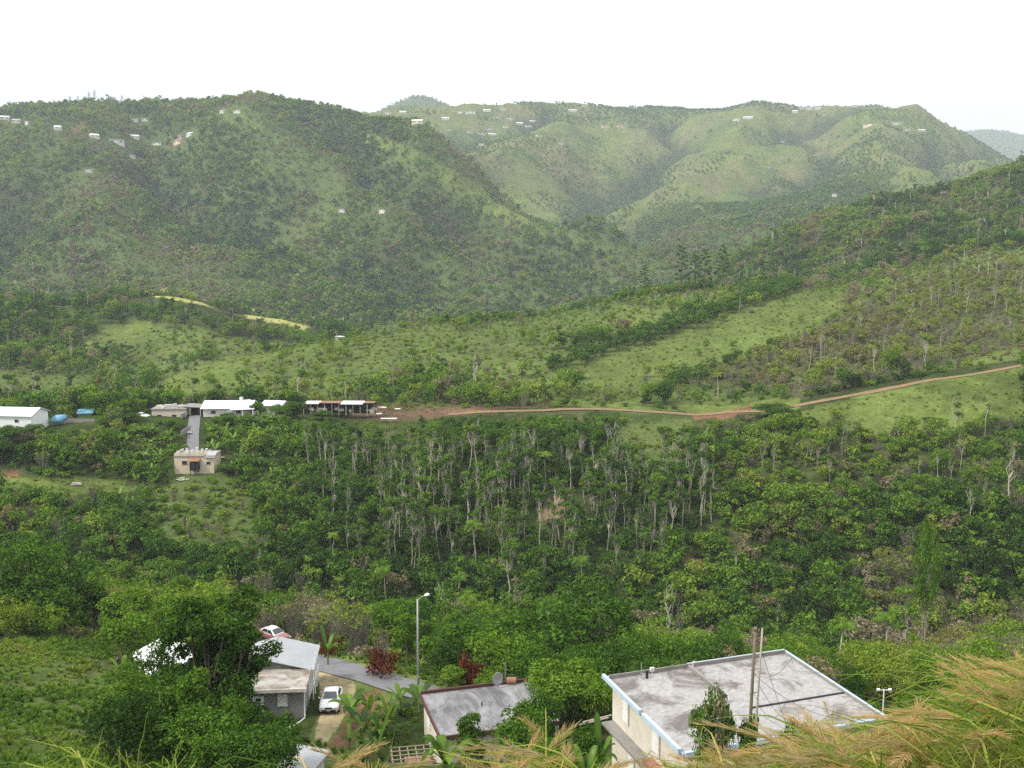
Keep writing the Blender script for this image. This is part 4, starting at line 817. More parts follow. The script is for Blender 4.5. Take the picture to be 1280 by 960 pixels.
g = hit(343, 800); car('old maroon car with a white roof parked behind the grey house', g + Vector((0, 0, 0.1)), R(52), 'carred', True); FOOT.append((g.x, g.y, 3.2)); clear(328, 784, 362, 803, g.y)

# ------------------------------------------------------------------ the ridge settlement
def px_m(n, Y): return n * Y / F               # photo pixels to metres at a distance
def ridge_pt(px, py, Y): g = on_ground(px, Y); p = at(px, py, Y); return Vector((p.x, Y, p.z)), g
def base_house(px0, px1, ytop, ybase, Y, **k):
    """house whose front wall spans px0..px1 and ytop..ybase at distance Y"""
    pb = at((px0 + px1) / 2, ybase, Y); h = at((px0 + px1) / 2, ytop, Y).z - pb.z; clear(px0, ytop - 6, px1, ybase - (ybase - ytop) * 0.4, Y + 9); FOOT.append((pb.x, Y + k['d'] / 2, px_m(px1 - px0, Y) * 0.62))
    return house(loc=pb, w=px_m(px1 - px0, Y), h=h, base=4.0, **k)
t = base_house(-40, 42, 519, 533, 262, name='house', label='pale grey house on stilts with a long white metal roof at the ridge road', cat='house', rz=R(-6), d=8, roof='gable', wm='white', rm='wmetal', wins=[(-2.2, 1.5, 1.2, 0.9), (4.4, 1.5, 1.0, 0.7), (-6, 1.5, 1.2, 0.9)], over=0.5, rise=1.4)
for x in (-7, -3.5, 0, 3.5, 7): MB().box((x, -0.6, -0.6), (0.25, 0.25, 2.0)).build('stilt', M['dirtywhite'], t)
MB().box((0, -0.25, -0.95), (15.4, 0.3, 0.9)).build('undercroft_shade', M['dark'], t)  # near-black panel behind the stilts paints the shade under the house
p, g = ridge_pt(70, 527, 268); tag(MB().slab([p + Vector(v) for v in ((-1.6, 0, 0.9), (1.5, 0, 1.1), (1.7, 3.2, 1.5), (-1.4, 3.2, 1.3))], 1.6).build('tarpaulin', M['tarp'], bevel=0.25, smooth_=True), 'blue tarpaulin heap beside the pale stilt house', 'tarpaulin'); clear(62, 519, 78, 529, 270)
p, g = ridge_pt(106, 517, 285); t = house('shed', 'low open shed with a sloping blue tarpaulin roof on the ridge', 'shed', p - Vector((0, 0, 1.2)), R(15), 3.6, 3, 1.2, 'shed', 'cement', 'tarp', rise=0.7); clear(96, 509, 120, 520, 287)
p, g = ridge_pt(97, 529, 272); tag(MB().box(p + Vector((0.4, 0, 0.2)), (8.6, 0.3, 1.9), R(-4)).build('wall', M['cement']), 'low pale concrete wall between the tarpaulins and the ridge road', 'wall'); clear(78, 521, 122, 530, 273); FOOT.append((p.x, p.y, 3))
# unfinished concrete house with things on its roof
t = base_house(190, 232, 512, 526, 279, name='house', label='unfinished grey-beige block house with a cluttered flat roof beside the white-roofed house', cat='house', rz=R(2), d=7, roof='flat', wm='beige', rm='cement', wins=[(-2.5, 1.3, 1.1, 0.9), (1.5, 1.3, 1.1, 0.9)], over=0.25, winmat='dark')
b = MB()
for k, (x, y, sx, sz) in enumerate(((-2.8, 1.5, 1.4, 0.8), (-0.6, 2.2, 1.8, 0.9), (1.4, 1.2, 1.1, 1.2), (2.9, 2.0, 1.3, 0.7), (-1.6, 0.8, 0.8, 0.6))): b.box((x, y, 3.25 + sz / 2), (sx, 0.9, sz), 0.2 * k)
b.build('block_stack', M['dirtywhite'], t)
g = on_ground(178, 279); p = at(178, 522, 279); car('small white car parked at the end of the ridge road beside the block house', Vector((p.x, 279, p.z)), R(70), 'carwhite'); clear(168, 512, 190, 523, 281); FOOT.append((p.x, 279, 3))
# carport
p = at(241, 521, 281); t = thing('carport', 'open carport with a thin flat roof at the top of the steep driveway', 'carport', p, R(2))
MB().box((0, 2.5, 2.75), (4.8, 6, 0.14), 0, Matrix.Rotation(R(3), 3, 'Y')).build('roof', M['cement'], t); MB().box((0, 5.3, 1.2), (4.4, 0.2, 2.9)).build('back_wall', M['dark'], t)  # near-black back panel paints the shade below the carport roof
for x in (-2.2, -0.6, 2.2): MB().box((x, -0.3, 1.2), (0.16, 0.16, 3.0)).build('post', M['dirtywhite'], t)
clear(229, 504, 253, 522, 283); FOOT.append((p.x, p.y + 2, 4))
# white-roofed house: two gables side by side
t = base_house(254, 313, 510, 520, 280, name='house', label='white house with two joined white gable roofs at the top of the steep driveway', cat='house', rz=R(3), d=9, roof='gable', wm='dirtywhite', rm='wmetal', wins=[(-3.6, 1.1, 1.2, 0.8), (3.2, 1.1, 1.2, 0.8)], doors=[(0.5, 0.9, 1.9)], over=0.6, rise=1.3, winmat='dark')
w_ = px_m(59, 280); MB().slab([(w_ * 0.10, -1.8, 2.0), (w_ * 0.62, -1.8, 2.2), (w_ * 0.45, 4, 3.9), (w_ * 0.10, 4, 3.6)], 0.12).build('porch_roof', M['wmetal'], t)
b = MB()
for x in (w_ * 0.12, w_ * 0.36, w_ * 0.58): b.box((x, -1.6, 0.2), (0.18, 0.18, 3.6))
b.build('porch_post', M['white'], t); MB().tube([(w_ * 0.25, 4.4, 3.3), (w_ * 0.25, 4.4, 4.5)], 0.5, 10).build('roof_tank', M['dirtywhite'], t)
t = base_house(326, 352, 507, 515, 286, name='house', label='small house with a dirty white gable roof half sunk in greenery', cat='house', rz=R(-12), d=6, roof='gable', wm='dirtywhite', rm='wmetal', over=0.4, rise=0.9)
# long ruined shed
p = at(424, 516, 291); t = thing('shed', 'long ruined open shed with rusty sheets, bare posts and clutter beside the dirt clearing', 'shed', p, R(-2)); Wd = px_m(90, 291)
for k, (x0, x1, m_) in enumerate(((-0.5, -0.28, 'dirtywhite'), (-0.28, 0.02, 'rust'), (0.02, 0.34, 'wmetal'), (0.34, 0.5, 'rust'))): MB().box(((x0 + x1) / 2 * Wd, 1.6, 2.7 + 0.12 * (k % 2)), ((x1 - x0) * Wd - 0.1, 4.6, 0.1), 0, Matrix.Rotation(R((2, -2, 3, -4)[k]), 3, 'X')).build('roof_sheet', M[m_], t)
for k in range(11): MB().box((-Wd / 2 + k * Wd / 10, -0.3, 1.0), (0.2, 0.2, 3.4)).build('post', M['wood' if k % 3 else 'palewood'], t)
MB().box((0, 3.6, 0.9), (Wd * 0.98, 0.15, 3.2)).build('back_wall', M['dark'], t); b = MB(); b2 = MB()  # back panel coloured near-black as the shade inside the open shed
for k in range(14): (b if k % 2 else b2).box((random.uniform(-0.48, 0.48) * Wd, random.uniform(0, 2), random.uniform(0.3, 1.0)), (random.uniform(0.6, 1.8), 0.5, random.uniform(0.5, 1.1)), random.uniform(-0.3, 0.3))
b.build('clutter', M['dirtywhite'], t); b2.build('rubble', M['beige'], t); clear(376, 499, 472, 519, 293); FOOT += [(p.x + q, p.y + 1, 3.4) for q in (-9, -5, 0, 5, 9)]
for k, (px, py, w_, rz, lab) in enumerate(((461, 513, 1.6, 0.1, 'short pale sheet lying nearest the ruined shed on the bare dirt'), (474, 517, 1.6, 0.6, 'small white plank on the bare dirt between two sheets'), (478, 509, 2.4, -0.2, 'white sheet lying at the back of the bare dirt clearing'), (486, 523, 4.5, 0.05, 'longest white sheet at the front edge of the dirt clearing'), (497, 511, 1.6, 0.3, 'little white sheet farthest from the ruined shed on the dirt'))):
    h_ = on_ground(px, 291 - (py - 514) * 0.6); p = at(px, py, h_.y); p.z = max(p.z, h_.z + 0.2)
    tag(MB().box(p, (w_, 0.9, 0.06), rz, Matrix.Rotation(R(7), 3, 'X')).build('sheet', M['dirtywhite']), lab, 'sheet')
clear(436, 506, 520, 528, 294); clear(520, 505, 650, 518, 293)
# steep driveway and the cream house at its foot
a, c = on_ground(244, 281), on_ground(241, 250); drape('driveway', [(a.x, a.y), (a.x * 0.5 + c.x * 0.5 - 0.3, (a.y + c.y) / 2), (c.x, c.y)], 3.0, M['asphalt'], 0.12); clear(236, 515, 253, 574, 283)
for k in range(8): FOOT.append((a.x + (c.x - a.x) * k / 7, a.y + (c.y - a.y) * k / 7, 2.2))
for k, (px, Y) in enumerate(((241, 281), (241, 268))): g = on_ground(px - 8, Y); tag(MB().box(g + Vector((0, 0, 0.5)), (0.22, 9.0, 1.1)).build('kerb_wall', M['cement']), ('low grey wall beside the top of the steep driveway', 'low grey wall beside the lower half of the steep driveway')[k], 'wall')
t = base_house(218, 268, 571, 587, 246, name='house', label='small cream flat-roofed house with a walled roof terrace at the foot of the steep driveway', cat='house', rz=R(1), d=6.5, roof='flat', wm='cream2', rm='cement', wins=[(-2.3, 1.7, 1.2, 0.95), (3.4, 1.6, 0.9, 0.7)], over=0.15, winmat='dark')
b = MB(); b.box((-3.0, 0.0, 3.6), (3.4, 0.2, 0.95)).box((0.9, 0.0, 3.6), (3.0, 0.2, 0.95)).box((-4.6, 3, 3.5), (0.2, 6, 0.8)).box((2.4, 3, 3.4), (0.2, 6, 0.7)); b.build('parapet', M['cream2'], t)
b = MB()
for k in range(9): b.box((-4.2 + k * 0.8, 1.5 + (k % 3), 3.9 + 0.2 * (k % 2)), (0.55, 0.5, 0.7 + 0.25 * (k % 3)), 0.3 * k)
b.build('roof_clutter', M['dirtywhite'], t); MB().slab([(-0.9, -1.3, 2.35), (1.5, -1.3, 2.35), (1.5, 0, 2.9), (-0.9, 0, 2.9)], 0.1).build('awning', M['rust'], t)
MB().box((0.3, -0.6, 1.0), (2.2, 1.1, 2.0)).build('porch_shade', M['dark'], t); MB().slab([(2.6, -0.5, 3.1), (5.0, -0.5, 3.1), (5.0, 3, 3.9), (2.6, 3, 3.9)], 0.1).build('side_roof', M['metalroof'], t)  # near-black block under the awning is painted shade of the porch
b = MB()
for x in (-0.6, 0.4, 1.3): b.box((x, -1.2, 0.3), (0.12, 0.12, 3.6))
b.build('porch_post', M['dark'], t); clear(214, 560, 272, 594, 250)
for k, (px, py, lab) in enumerate(((97, 607, 'pile of white and orange planks on the grassy terrace'), (233, 543, 'heap of pale rubble beside the steep driveway'), (275, 574, 'scatter of white scrap beside the cream house'), (227, 601, 'white scrap sheet on the weedy slope under the cream house'))):
    p = hit(px, py, 200, 320); b = MB()
    for q in range(5): b.box(p + Vector((random.uniform(-1, 1), random.uniform(-0.5, 0.5), 0.25 + 0.1 * q)), (random.uniform(0.7, 2.0), 0.4, 0.12), random.uniform(-0.5, 0.5))
    tag(b.build('debris_pile', M['dirtywhite']), lab, 'debris'); clear(px - 9, py - 6, px + 9, py + 3, p.y)

# ------------------------------------------------------------------ far houses on the mountains
def num(n):
    o = 'zero one two three four five six seven eight nine ten eleven twelve thirteen fourteen fifteen sixteen seventeen eighteen nineteen'.split(); d = '0 0 twenty thirty forty fifty sixty seventy eighty ninety'.split()
    n = max(0, int(n)); return o[n] if n < 20 else d[min(n, 99) // 10] + ('-' + o[n % 10] if n % 10 else '')
used = set()
def placed(desc, px, py):
    """a label that ends in the thing's place in the photo, and is used once"""
    a, b = px / 12.8, py / 9.6
    for da, db in ((0, 0), (0, 1), (1, 0), (0, -1), (-1, 0), (1, 1), (-1, -1), (1, -1), (-1, 1), (0, 2), (0, -2), (2, 0), (-2, 0)):
        s = f'{desc}, {num(round(a) + da)} percent across, {num(round(b) + db)} down'
        if s not in used: used.add(s); return s
    return s
protos = {}
def far_house(px, py, wpx, wall, roof, style, rz):
    p = hit(px, py + 1, 600, 3400); p.z = gz(p.x, p.y) + 1.2; w_ = 0.85 * wpx * p.y / F; wall = 'dirtywhite' if wall == 'white' else wall; k = (wall, roof, style); sc = w_ / 12
    where = 'high on the left mountain' if px < 400 else ('in the hilltop village' if px < 800 else 'on the far grassy ridge')
    where2 = 'left mountain' if px < 400 else 'hilltop village' if px < 800 else 'far ridge'; cw = {'dirtywhite': 'white', 'cream': 'cream', 'cement': 'grey', 'beige': 'beige', 'cream2': 'tan'}[wall]; cr_ = {'wmetal': 'white', 'roofred': 'red', 'cement': 'grey', 'metalroof': 'grey'}[roof]
    desc = f'{"small" if wpx < 9 else "long" if wpx > 17 else "distant"} {cw} house, {cr_} {"flat" if style == "flat" else "gable"} roof, {where2}'
    if k in protos:
        t = protos[k].copy(); C.objects.link(t)
        for c in protos[k].children:
            d = c.copy(); C.objects.link(d); d.parent = t
            for c2 in c.children: e = c2.copy(); C.objects.link(e); e.parent = d
    else:
        t = house('house', 'x', 'house', p, 0, 12, 8, 3.4, style, wall, roof, [(-3.5, 1.8, 1.6, 1.2), (3.5, 1.8, 1.6, 1.2)], [(0, 1.1, 2.1)], 0.5, 1.8, 0.15, 9.0, winmat='dark'); protos[k] = t
    gx_, gy_ = gz(p.x + 9, p.y) - gz(p.x - 9, p.y), gz(p.x, p.y + 9) - gz(p.x, p.y - 9); rz = max(-0.7, min(0.7, math.atan2(-gx_, max(abs(gy_), 0.5)))); t.location = p; t.rotation_euler = (0, 0, rz); t.scale = (sc, max(0.6, min(1.1, sc)), 0.9 if wpx < 16 else 1.2); t['label'] = placed(desc, px, py); t['group'] = 'houses ' + where
    FOOT.append((p.x, p.y + 3, w_ * 0.75)); clear(px - wpx * 0.6, py - 6, px + wpx * 0.6, py + 1, p.y)
FH = [(6, 149, 13, 'white', 'wmetal', 'gable'), (20, 153, 10, 'cream', 'metalroof', 'gable'), (33, 155, 9, 'white', 'wmetal', 'flat'), (73, 162, 9, 'white', 'wmetal', 'gable'), (119, 172, 12, 'cream', 'wmetal', 'gable'), (146, 179, 22, 'white', 'wmetal', 'flat'), (169, 173, 12, 'white', 'wmetal', 'gable'), (181, 151, 9, 'beige', 'metalroof', 'flat'), (170, 152, 7, 'white', 'wmetal', 'flat'), (196, 181, 14, 'white', 'metalroof', 'flat'), (221, 180, 17, 'cream2', 'roofred', 'gable'), (236, 170, 13, 'white', 'wmetal', 'gable'), (225, 173, 9, 'cement', 'wmetal', 'flat'), (166, 197, 7, 'white', 'wmetal', 'flat'), (111, 215, 10, 'white', 'cement', 'flat'), (277, 141, 8, 'beige', 'wmetal', 'flat'), (296, 141, 11, 'white', 'metalroof', 'flat'), (427, 265, 9, 'white', 'cement', 'flat'), (477, 266, 10, 'cream', 'cement', 'flat'), (421, 133, 9, 'white', 'wmetal', 'flat'),
 (485, 142, 9, 'white', 'wmetal', 'flat'), (504, 141, 9, 'cream', 'wmetal', 'gable'), (521, 154, 15, 'cream2', 'wmetal', 'gable'), (557, 149, 10, 'white', 'wmetal', 'gable'), (575, 141, 9, 'white', 'wmetal', 'flat'), (588, 141, 14, 'white', 'wmetal', 'flat'), (609, 139, 10, 'cream', 'wmetal', 'gable'), (622, 147, 13, 'beige', 'cement', 'flat'), (630, 137, 9, 'white', 'roofred', 'gable'), (561, 163, 10, 'beige', 'roofred', 'flat'), (588, 166, 8, 'white', 'wmetal', 'flat'), (603, 168, 12, 'white', 'wmetal', 'flat'), (616, 169, 14, 'white', 'wmetal', 'gable'), (612, 162, 13, 'white', 'wmetal', 'flat'), (633, 159, 9, 'white', 'wmetal', 'flat'), (638, 150, 12, 'cream2', 'metalroof', 'gable'), (650, 155, 9, 'white', 'wmetal', 'gable'), (661, 158, 10, 'white', 'wmetal', 'flat'), (666, 153, 8, 'cement', 'wmetal', 'gable'), (675, 170, 9, 'beige', 'cement', 'flat'), (602, 181, 7, 'white', 'wmetal', 'flat'), (702, 180, 8, 'white', 'wmetal', 'flat'), (716, 139, 11, 'white', 'wmetal', 'gable'), (732, 133, 9, 'beige', 'metalroof', 'flat'), (757, 159, 10, 'cream', 'roofred', 'gable'), (777, 159, 12, 'cream2', 'roofred', 'gable'),
 (920, 150, 9, 'white', 'wmetal', 'flat'), (935, 148, 13, 'white', 'wmetal', 'gable'), (994, 140, 7, 'white', 'wmetal', 'gable'), (1004, 136, 8, 'white', 'wmetal', 'flat'), (1012, 136, 8, 'cream', 'wmetal', 'flat'), (1022, 136, 9, 'white', 'metalroof', 'gable'), (1068, 133, 8, 'white', 'wmetal', 'flat'), (1087, 157, 19, 'cream2', 'roofred', 'flat'), (1121, 155, 14, 'white', 'wmetal', 'flat'), (1136, 163, 10, 'white', 'metalroof', 'flat'), (1153, 164, 13, 'white', 'wmetal', 'gable'), (979, 178, 7, 'white', 'wmetal', 'flat'), (964, 211, 6, 'cement', 'wmetal', 'flat'), (1043, 245, 7, 'white', 'wmetal', 'flat')]
for k, q in enumerate(FH): far_house(*q, rz=R(((k * 37) % 24) - 12))

# ------------------------------------------------------------------ plants: where each grows
def plant(kind, var, loc, s, rz, tint, name, label, cat, group=None, sx=1.0, mats=None):
    """an Empty at the foot of the plant with its parts (parts share their mesh with the plant's kind)"""
    t = thing(name, label, cat, loc, rz, group); t.scale = (s * sx, s * sx, s)
    for pn, me in KIND[kind][var % len(KIND[kind])].items():
        o = bpy.data.objects.new(pn, me); C.objects.link(o); o.parent = t; o['tint'] = float(tint); t['tint'] = float(tint)
    return t

# plants near the houses, one by one: (kind, variant, column, distance, row of the top, tint, width in photo pixels, name, label, category)
KIND['bigtree'] = [broadleaf(904, 13, 8.4, 0.06, 84, 24000, 0.30, rr_=(0.07, 0.15), kk=(0.3, 1.08))]
KIND['conical'] = [broadleaf(911 + i, 7, 4.2, 0.06, 24, 3600, 0.26, shape=0.75, rr_=(0.10, 0.22)) for i in range(2)]
KIND['round'] = [broadleaf(921 + i, 6, 5.6, 0.14, (26, 22, 30)[i], 4200, 0.28, rr_=(0.10, 0.22)) for i in range(3)]
KIND['airy'] = [broadleaf(931 + i, 9, 7.4, 0.25, 24, 3000, 0.32, rr_=(0.09, 0.2), bark='twig') for i in range(2)]
KIND['redshrub'] = [shrub(941, 2.2, 3.0, 10, 900, 0.24, 'red')]
KIND['vine'] = [shrub(951 + i, 3.0, 2.2, 12, 700, 0.22) for i in range(2)]
SZ = dict(bigtree=(13, 8.6), conical=(7, 4.2), round=(6, 5.6), airy=(9, 7.4), redshrub=(2.2, 3.0), vine=(3.0, 2.2), broadleaf=(8, 6.5), banana=(3.6, 3.0), brush=(5, 3.2), palm=(9, 4.5), shrub=(2.2, 3.0), pine=(14, 5), slender=(12, 4))
HANDMADE = []
def put(kind, var, px, Y, ytop, tint, wpx, name, label, cat, group=None):
    g = on_ground(px, Y); h = max(0.5, top_h(px, Y, ytop, g)); H_, W_ = SZ[kind]; s = h / H_; sx = (wpx * Y * 1.06 / F) / (W_ * s)
    HANDMADE.append((g.x, g.y, W_ * s * sx * 0.33)); FOOT.append((g.x, g.y, W_ * s * sx * 0.25))
    return plant(kind, var, g, s, (px * 7.3) % 6.28, tint, name, label, cat, group, sx)
put('bigtree', 0, 290, 75, 768, 0.0, 60, 'broadleaf_tree', 'dark fine-leaved tree leaning against the corner of the grey house roof', 'tree'); put('airy', 0, 206, 81, 782, 0.02, 58, 'broadleaf_tree', 'thin dark tree screening the white metal roof', 'tree')
put('bigtree', 0, 272, 74, 736, 0.0, 148, 'broadleaf_tree', 'tallest dark fine-leaved tree standing before the grey house', 'tree')
for k, (kd, px, Y, yt, ti, wp, lab) in enumerate((
 ('conical', 250, 67, 820, .20, 78, 'fresh green pointed tree at the foot of the tall dark tree'), ('round', 203, 69, 846, .18, 92, 'leafy green tree between the tall dark tree and the white-roofed house'),
 ('round', 165, 71, 868, .16, 80, 'small leafy tree at the edge of the left grass slope'), ('round', 291, 64, 874, .16, 78, 'leafy green tree in front of the grey house door'),
 ('round', 346, 65, 889, .10, 66, 'dark leafy tree under the grey house front wall'), ('round', 262, 62, 888, .20, 100, 'bushy bright tree just below the pointed tree'),
 ('conical', 215, 63, 885, .15, 85, 'second pointed tree, lower and left of the fresh green one'), ('round', 318, 60, 908, .06, 100, 'dark round tree at the bottom edge beside the low shed'), ('round', 356, 63, 918, .05, 50, 'small dark tree touching the low shed roof'),
 
 ('airy', 30, 121, 668, .12, 115, 'tall loose tree rising over the left wood edge'), ('broadleaf', 82, 123, 692, .08, 95, 'dark wide tree at the left wood edge'), ('broadleaf', -8, 118, 705, .04, 95, 'very dark tree cut by the left picture edge'), ('broadleaf', 58, 117, 722, .08, 85, 'lower dark tree in front of the left wood'),
 ('conical', 145, 112, 728, .35, 62, 'slim yellowish tree left of the small meadow trees'), ('conical', 178, 109, 724, .33, 62, 'slim bright tree behind the white-roofed house'), ('round', 170, 104, 768, .45, 62, 'round yellow-green bush tree above the white roof'), ('round', 225, 107, 740, .28, 70, 'round green tree left of the tall dark crown'), ('conical', 122, 124, 712, .18, 55, 'slim dark tree right of the left wood'),
 ('airy', 748, 108, 722, .05, 140, 'large dark tree with pale branches above the pale blue building'), ('broadleaf', 688, 104, 742, .10, 105, 'broad dark tree left of the pale-branched one'), ('broadleaf', 622, 101, 768, .14, 95, 'broad dark tree behind the street lamp cable'), ('round', 578, 97, 778, .12, 80, 'dense dark tree right of the street lamp'), ('round', 652, 97, 792, .22, 80, 'round mid green tree behind the cream flat-roofed house'),
 ('round', 612, 89.5, 838, .32, 48, 'bright small tree behind the satellite dish'), ('round', 565, 90.5, 833, .40, 44, 'flat-topped bright tree at the road end'), ('round', 703, 83, 826, .36, 98, 'bright green mango-like tree left of the pale blue building'), ('round', 745, 81, 842, .34, 60, 'bright green tree touching the pale blue roof corner'), ('round', 662, 84, 852, .10, 72, 'dark bushy tree over the right end of the streaked roof'),
 ('conical', 588, 66, 882, .08, 55, 'small dark pointed tree in front of the streaked roof'), ('round', 652, 62, 888, .14, 88, 'round dark bush in front of the streaked roof'), ('round', 672, 74, 866, .14, 74, 'leafy tree covering the right end of the streaked roof'), ('round', 726, 62, 905, .12, 60, 'dark bush against the cream wall of the pale blue building'), ('round', 690, 58, 925, .25, 70, 'low bush between the two flat-roofed buildings'),
 ('round', 1170, 84, 868, .15, 90, 'round tree beyond the weathered roof beside the paved patch'), ('round', 1225, 80, 862, .05, 90, 'dark tree behind the tallest grass'), ('round', 1275, 76, 868, .1, 90, 'dark tree at the right picture edge behind the grass'))):
    put(kd, k, px, Y, yt, ti, wp, 'broadleaf_tree', lab, 'tree')
for k, (px, Y, yt, lab) in enumerate(((410, 97.5, 785, 'banana plant beside the dark red shrub above the road'), (155, 92, 812, 'banana plant at the top of the left grass slope'), (438, 83, 866, 'banana plant nearest the white car'), (462, 82.5, 860, 'tall banana plant in the patch between gravel drive and cream house'), (487, 81, 858, 'banana plant at the right side of the banana patch'), (452, 79, 884, 'banana plant in the middle of the banana patch'), (476, 77.5, 884, 'banana plant just above the wooden lattice frame'), (500, 86, 850, 'banana plant at the roadside left of the lamp'), (524, 85.2, 852, 'banana plant at the foot of the street lamp'), (470, 74, 906, 'banana plant lowest in the banana patch'), (437, 75, 903, 'banana plant at the edge of the red soil'), (558, 60, 902, 'large banana leaves in front of the cream house wall'), (748, 61, 900, 'banana plant under the balcony slab'), (733, 58, 918, 'lowest banana plant left of the balcony slab'))):
    put('banana', k, px, Y, yt, 0.16 + 0.05 * (k % 4), 26 + 5 * (k % 3) + (14 if Y < 65 else 0), 'banana_plant', lab, 'banana plant')
for px, Y, yt, wp, lab in ((414, 101, 786, 32, 'dark red shrub beside the old maroon car'), (482, 93.8, 802, 46, 'dark red shrub on the verge left of the street lamp'), (588, 92, 795, 30, 'rust-red shrub top right of the street lamp')): put('redshrub', 0, px, Y, yt, 0.3 if px != 588 else 0.9, wp, 'red_shrub', lab, 'shrub')
for k, (kd, px, Y, yt, ti, wp, lab) in enumerate((('round', 890, 51.3, 866, .22, 66, 'leafy vine tangle left of the dark wooden pole'), ('conical', 932, 50.4, 858, .08, 46, 'dark vine climbing the foot of the wooden pole'), ('conical', 1003, 53, 884, .1, 34, 'small dark vine clump right of the two poles'), ('round', 985, 52, 905, .1, 56, 'low vine clump between the poles and the grass'))): put(kd, k, px, Y, yt, ti, wp, 'vine', lab, 'vine')
put('brush', 1, 900, 50.5, 862, 0.8, 46, 'bare_tree', 'dead twiggy stems rising through the vine tangle', 'tree')
for k, (px, yt, lab) in enumerate(((852, 308, 'tallest pine on the crest beside the far valley'), (868, 316, 'second pine on the crest, slightly shorter'), (880, 312, 'third pine on the crest, broad crown'), (903, 306, 'pine standing apart at the crest right of the others'), (805, 332, 'small lone pine left on the crest'))): put('pine', k, px, 500, yt, 0.02, 18, 'pine_tree', lab, 'tree')
for k, (px, h_, kd) in enumerate(((12, 9, 'slender'), (28, 8, 'slender'), (50, 9, 'broadleaf'), (68, 9, 'pine'), (88, 12, 'pine'), (98, 13, 'slender'), (112, 16, 'pine'), (119, 18, 'pine'), (135, 15, 'slender'), (141, 13, 'broadleaf'), (153, 14, 'pine'), (160, 13, 'broadleaf'), (180, 14, 'slender'), (184, 12, 'pine'), (201, 13, 'slender'), (266, 11, 'pine'), (279, 10, 'slender'), (315, 11, 'pine'), (341, 9, 'broadleaf'), (372, 9, 'broadleaf'))):
    g = on_ground(px, 1552); _, yb = proj(g.x, g.y, g.z); put(kd, k, px, 1552, yb - h_ - 2, 0.05 if kd != 'slender' else 0.2, 5 if kd != 'broadleaf' else 9, {'pine': 'pine_tree', 'slender': 'slender_tree', 'broadleaf': 'broadleaf_tree'}[kd], placed({'pine': 'thin dark pine on the skyline', 'slender': 'bare-trunked tree on the skyline', 'broadleaf': 'round tree on the skyline'}[kd] + ' of the left mountain', px, yb - h_), 'tree', 'skyline trees of the left mountain')
put('palm', 0, 533, 400, 436, 0.5, 18, 'palm_tree', 'bright feathery palm alone on the green spur', 'palm'); put('palm', 1, 165, 300, 482, 0.7, 22, 'palm_tree', 'yellowish coconut palm behind the block house', 'palm'); put('palm', 2, 415, 297, 478, 0.6, 20, 'palm_tree', 'yellowish palm above the long ruined shed', 'palm')
put('round', 0, 137, 277, 492, 0.08, 50, 'broadleaf_tree', 'dark round tree between the blue tarpaulin shed and the block house', 'tree')
for k, (px, Y, yt, wp, ti, lab) in enumerate(((322, 281, 503, 26, .14, 'dark bush between the white-roofed house and the small half-sunk house'), (352, 281, 505, 34, .18, 'leafy bush hiding the right end of the small half-sunk house'), (370, 284, 500, 30, .1, 'dark tree left of the long ruined shed'), (286, 272, 516, 30, .2, 'low leafy tree under the white-roofed house'), (308, 270, 517, 26, .26, 'bright leafy tree under the right gable of the white-roofed house'), (215, 270, 522, 26, .24, 'leafy bush under the cluttered block house'), (165, 272, 516, 30, .12, 'dark tree left of the block house'), (15, 256, 531, 40, .12, 'bushy tree under the stilt house'), (44, 258, 528, 24, .2, 'small bush at the corner of the stilt house'), (404, 284, 513, 30, .16, 'bush before the middle of the ruined shed'), (284, 246, 578, 26, .2, 'leafy bush beside the small cream house'), (205, 244, 580, 24, .16, 'leafy bush left of the small cream house'))): put('round', k, px, Y, yt, ti, wp, 'broadleaf_tree', lab, 'tree')
put('slender', 3, 663, 440, 402, 0.4, 12, 'slender_tree', 'lone pale tree in the middle of the green spur', 'tree'); put('airy', 1, 1152, 150, 640, 0.22, 42, 'broadleaf_tree', 'tall thin tree rising alone on the right ravine slope', 'tree'); put('round', 1, 1113, 300, 432, 0.42, 26, 'broadleaf_tree', 'bright green tree in the brown thicket above the dirt track', 'tree'); put('round', 2, 985, 330, 487, 0.1, 40, 'shrub', 'dark bush above the red corner of the dirt track', 'shrub')
put('round', 1, 968, 276, 505, 0.05, 56, 'broadleaf_tree', 'dark bush tree just below the red corner of the dirt track', 'tree'); put('pine', 0, 1165, 262, 522, 0.02, 28, 'pine_tree', 'dark lone pine on the bright grass under the dirt track', 'tree')
def free(x, y, z, h, wd):
    """False where a plant would stand in or hide a building, road or car"""
    ok = np.ones(len(x), bool)
    for fx, fy, fr in FOOT: ok &= (x - fx) ** 2 + (y - fy) ** 2 > (fr + 0.28 * wd) ** 2
    pxc, pyb = proj(x, y, z); _, pyt = proj(x, y, z + h); hw = 0.42 * wd * F / y
    for x0, y0, x1, y1, Y in CLEAR: ok &= ~((pxc + hw > x0) & (pxc - hw < x1) & (pyb > y0) & (pyt < y1) & (y < Y))
    return ok
TYPES = ['broadleaf', 'slender', 'brush', 'shrub', 'palm', 'banana', 'tuft', 'none']; TI = {k: i for i, k in enumerate(TYPES)}
def W(**k): v = np.zeros(8); [v.__setitem__(TI[a], b) for a, b in k.items()]; v[7] += max(0, 1 - v.sum()); return v
POINTS = {k: [] for k in TYPES[:-1] + ['far']}
FOREST_FAR = [[(1062, 225), (1080, 195), (1110, 185), (1125, 215), (1100, 230)], [(590, 185), (640, 168), (720, 175), (750, 190), (740, 215), (660, 215), (600, 205)], [(840, 225), (870, 270), (930, 300), (900, 330), (800, 340), (790, 290)], [(480, 165), (560, 165), (620, 205), (560, 200)], [(690, 218), (745, 225), (750, 240), (700, 240)]]
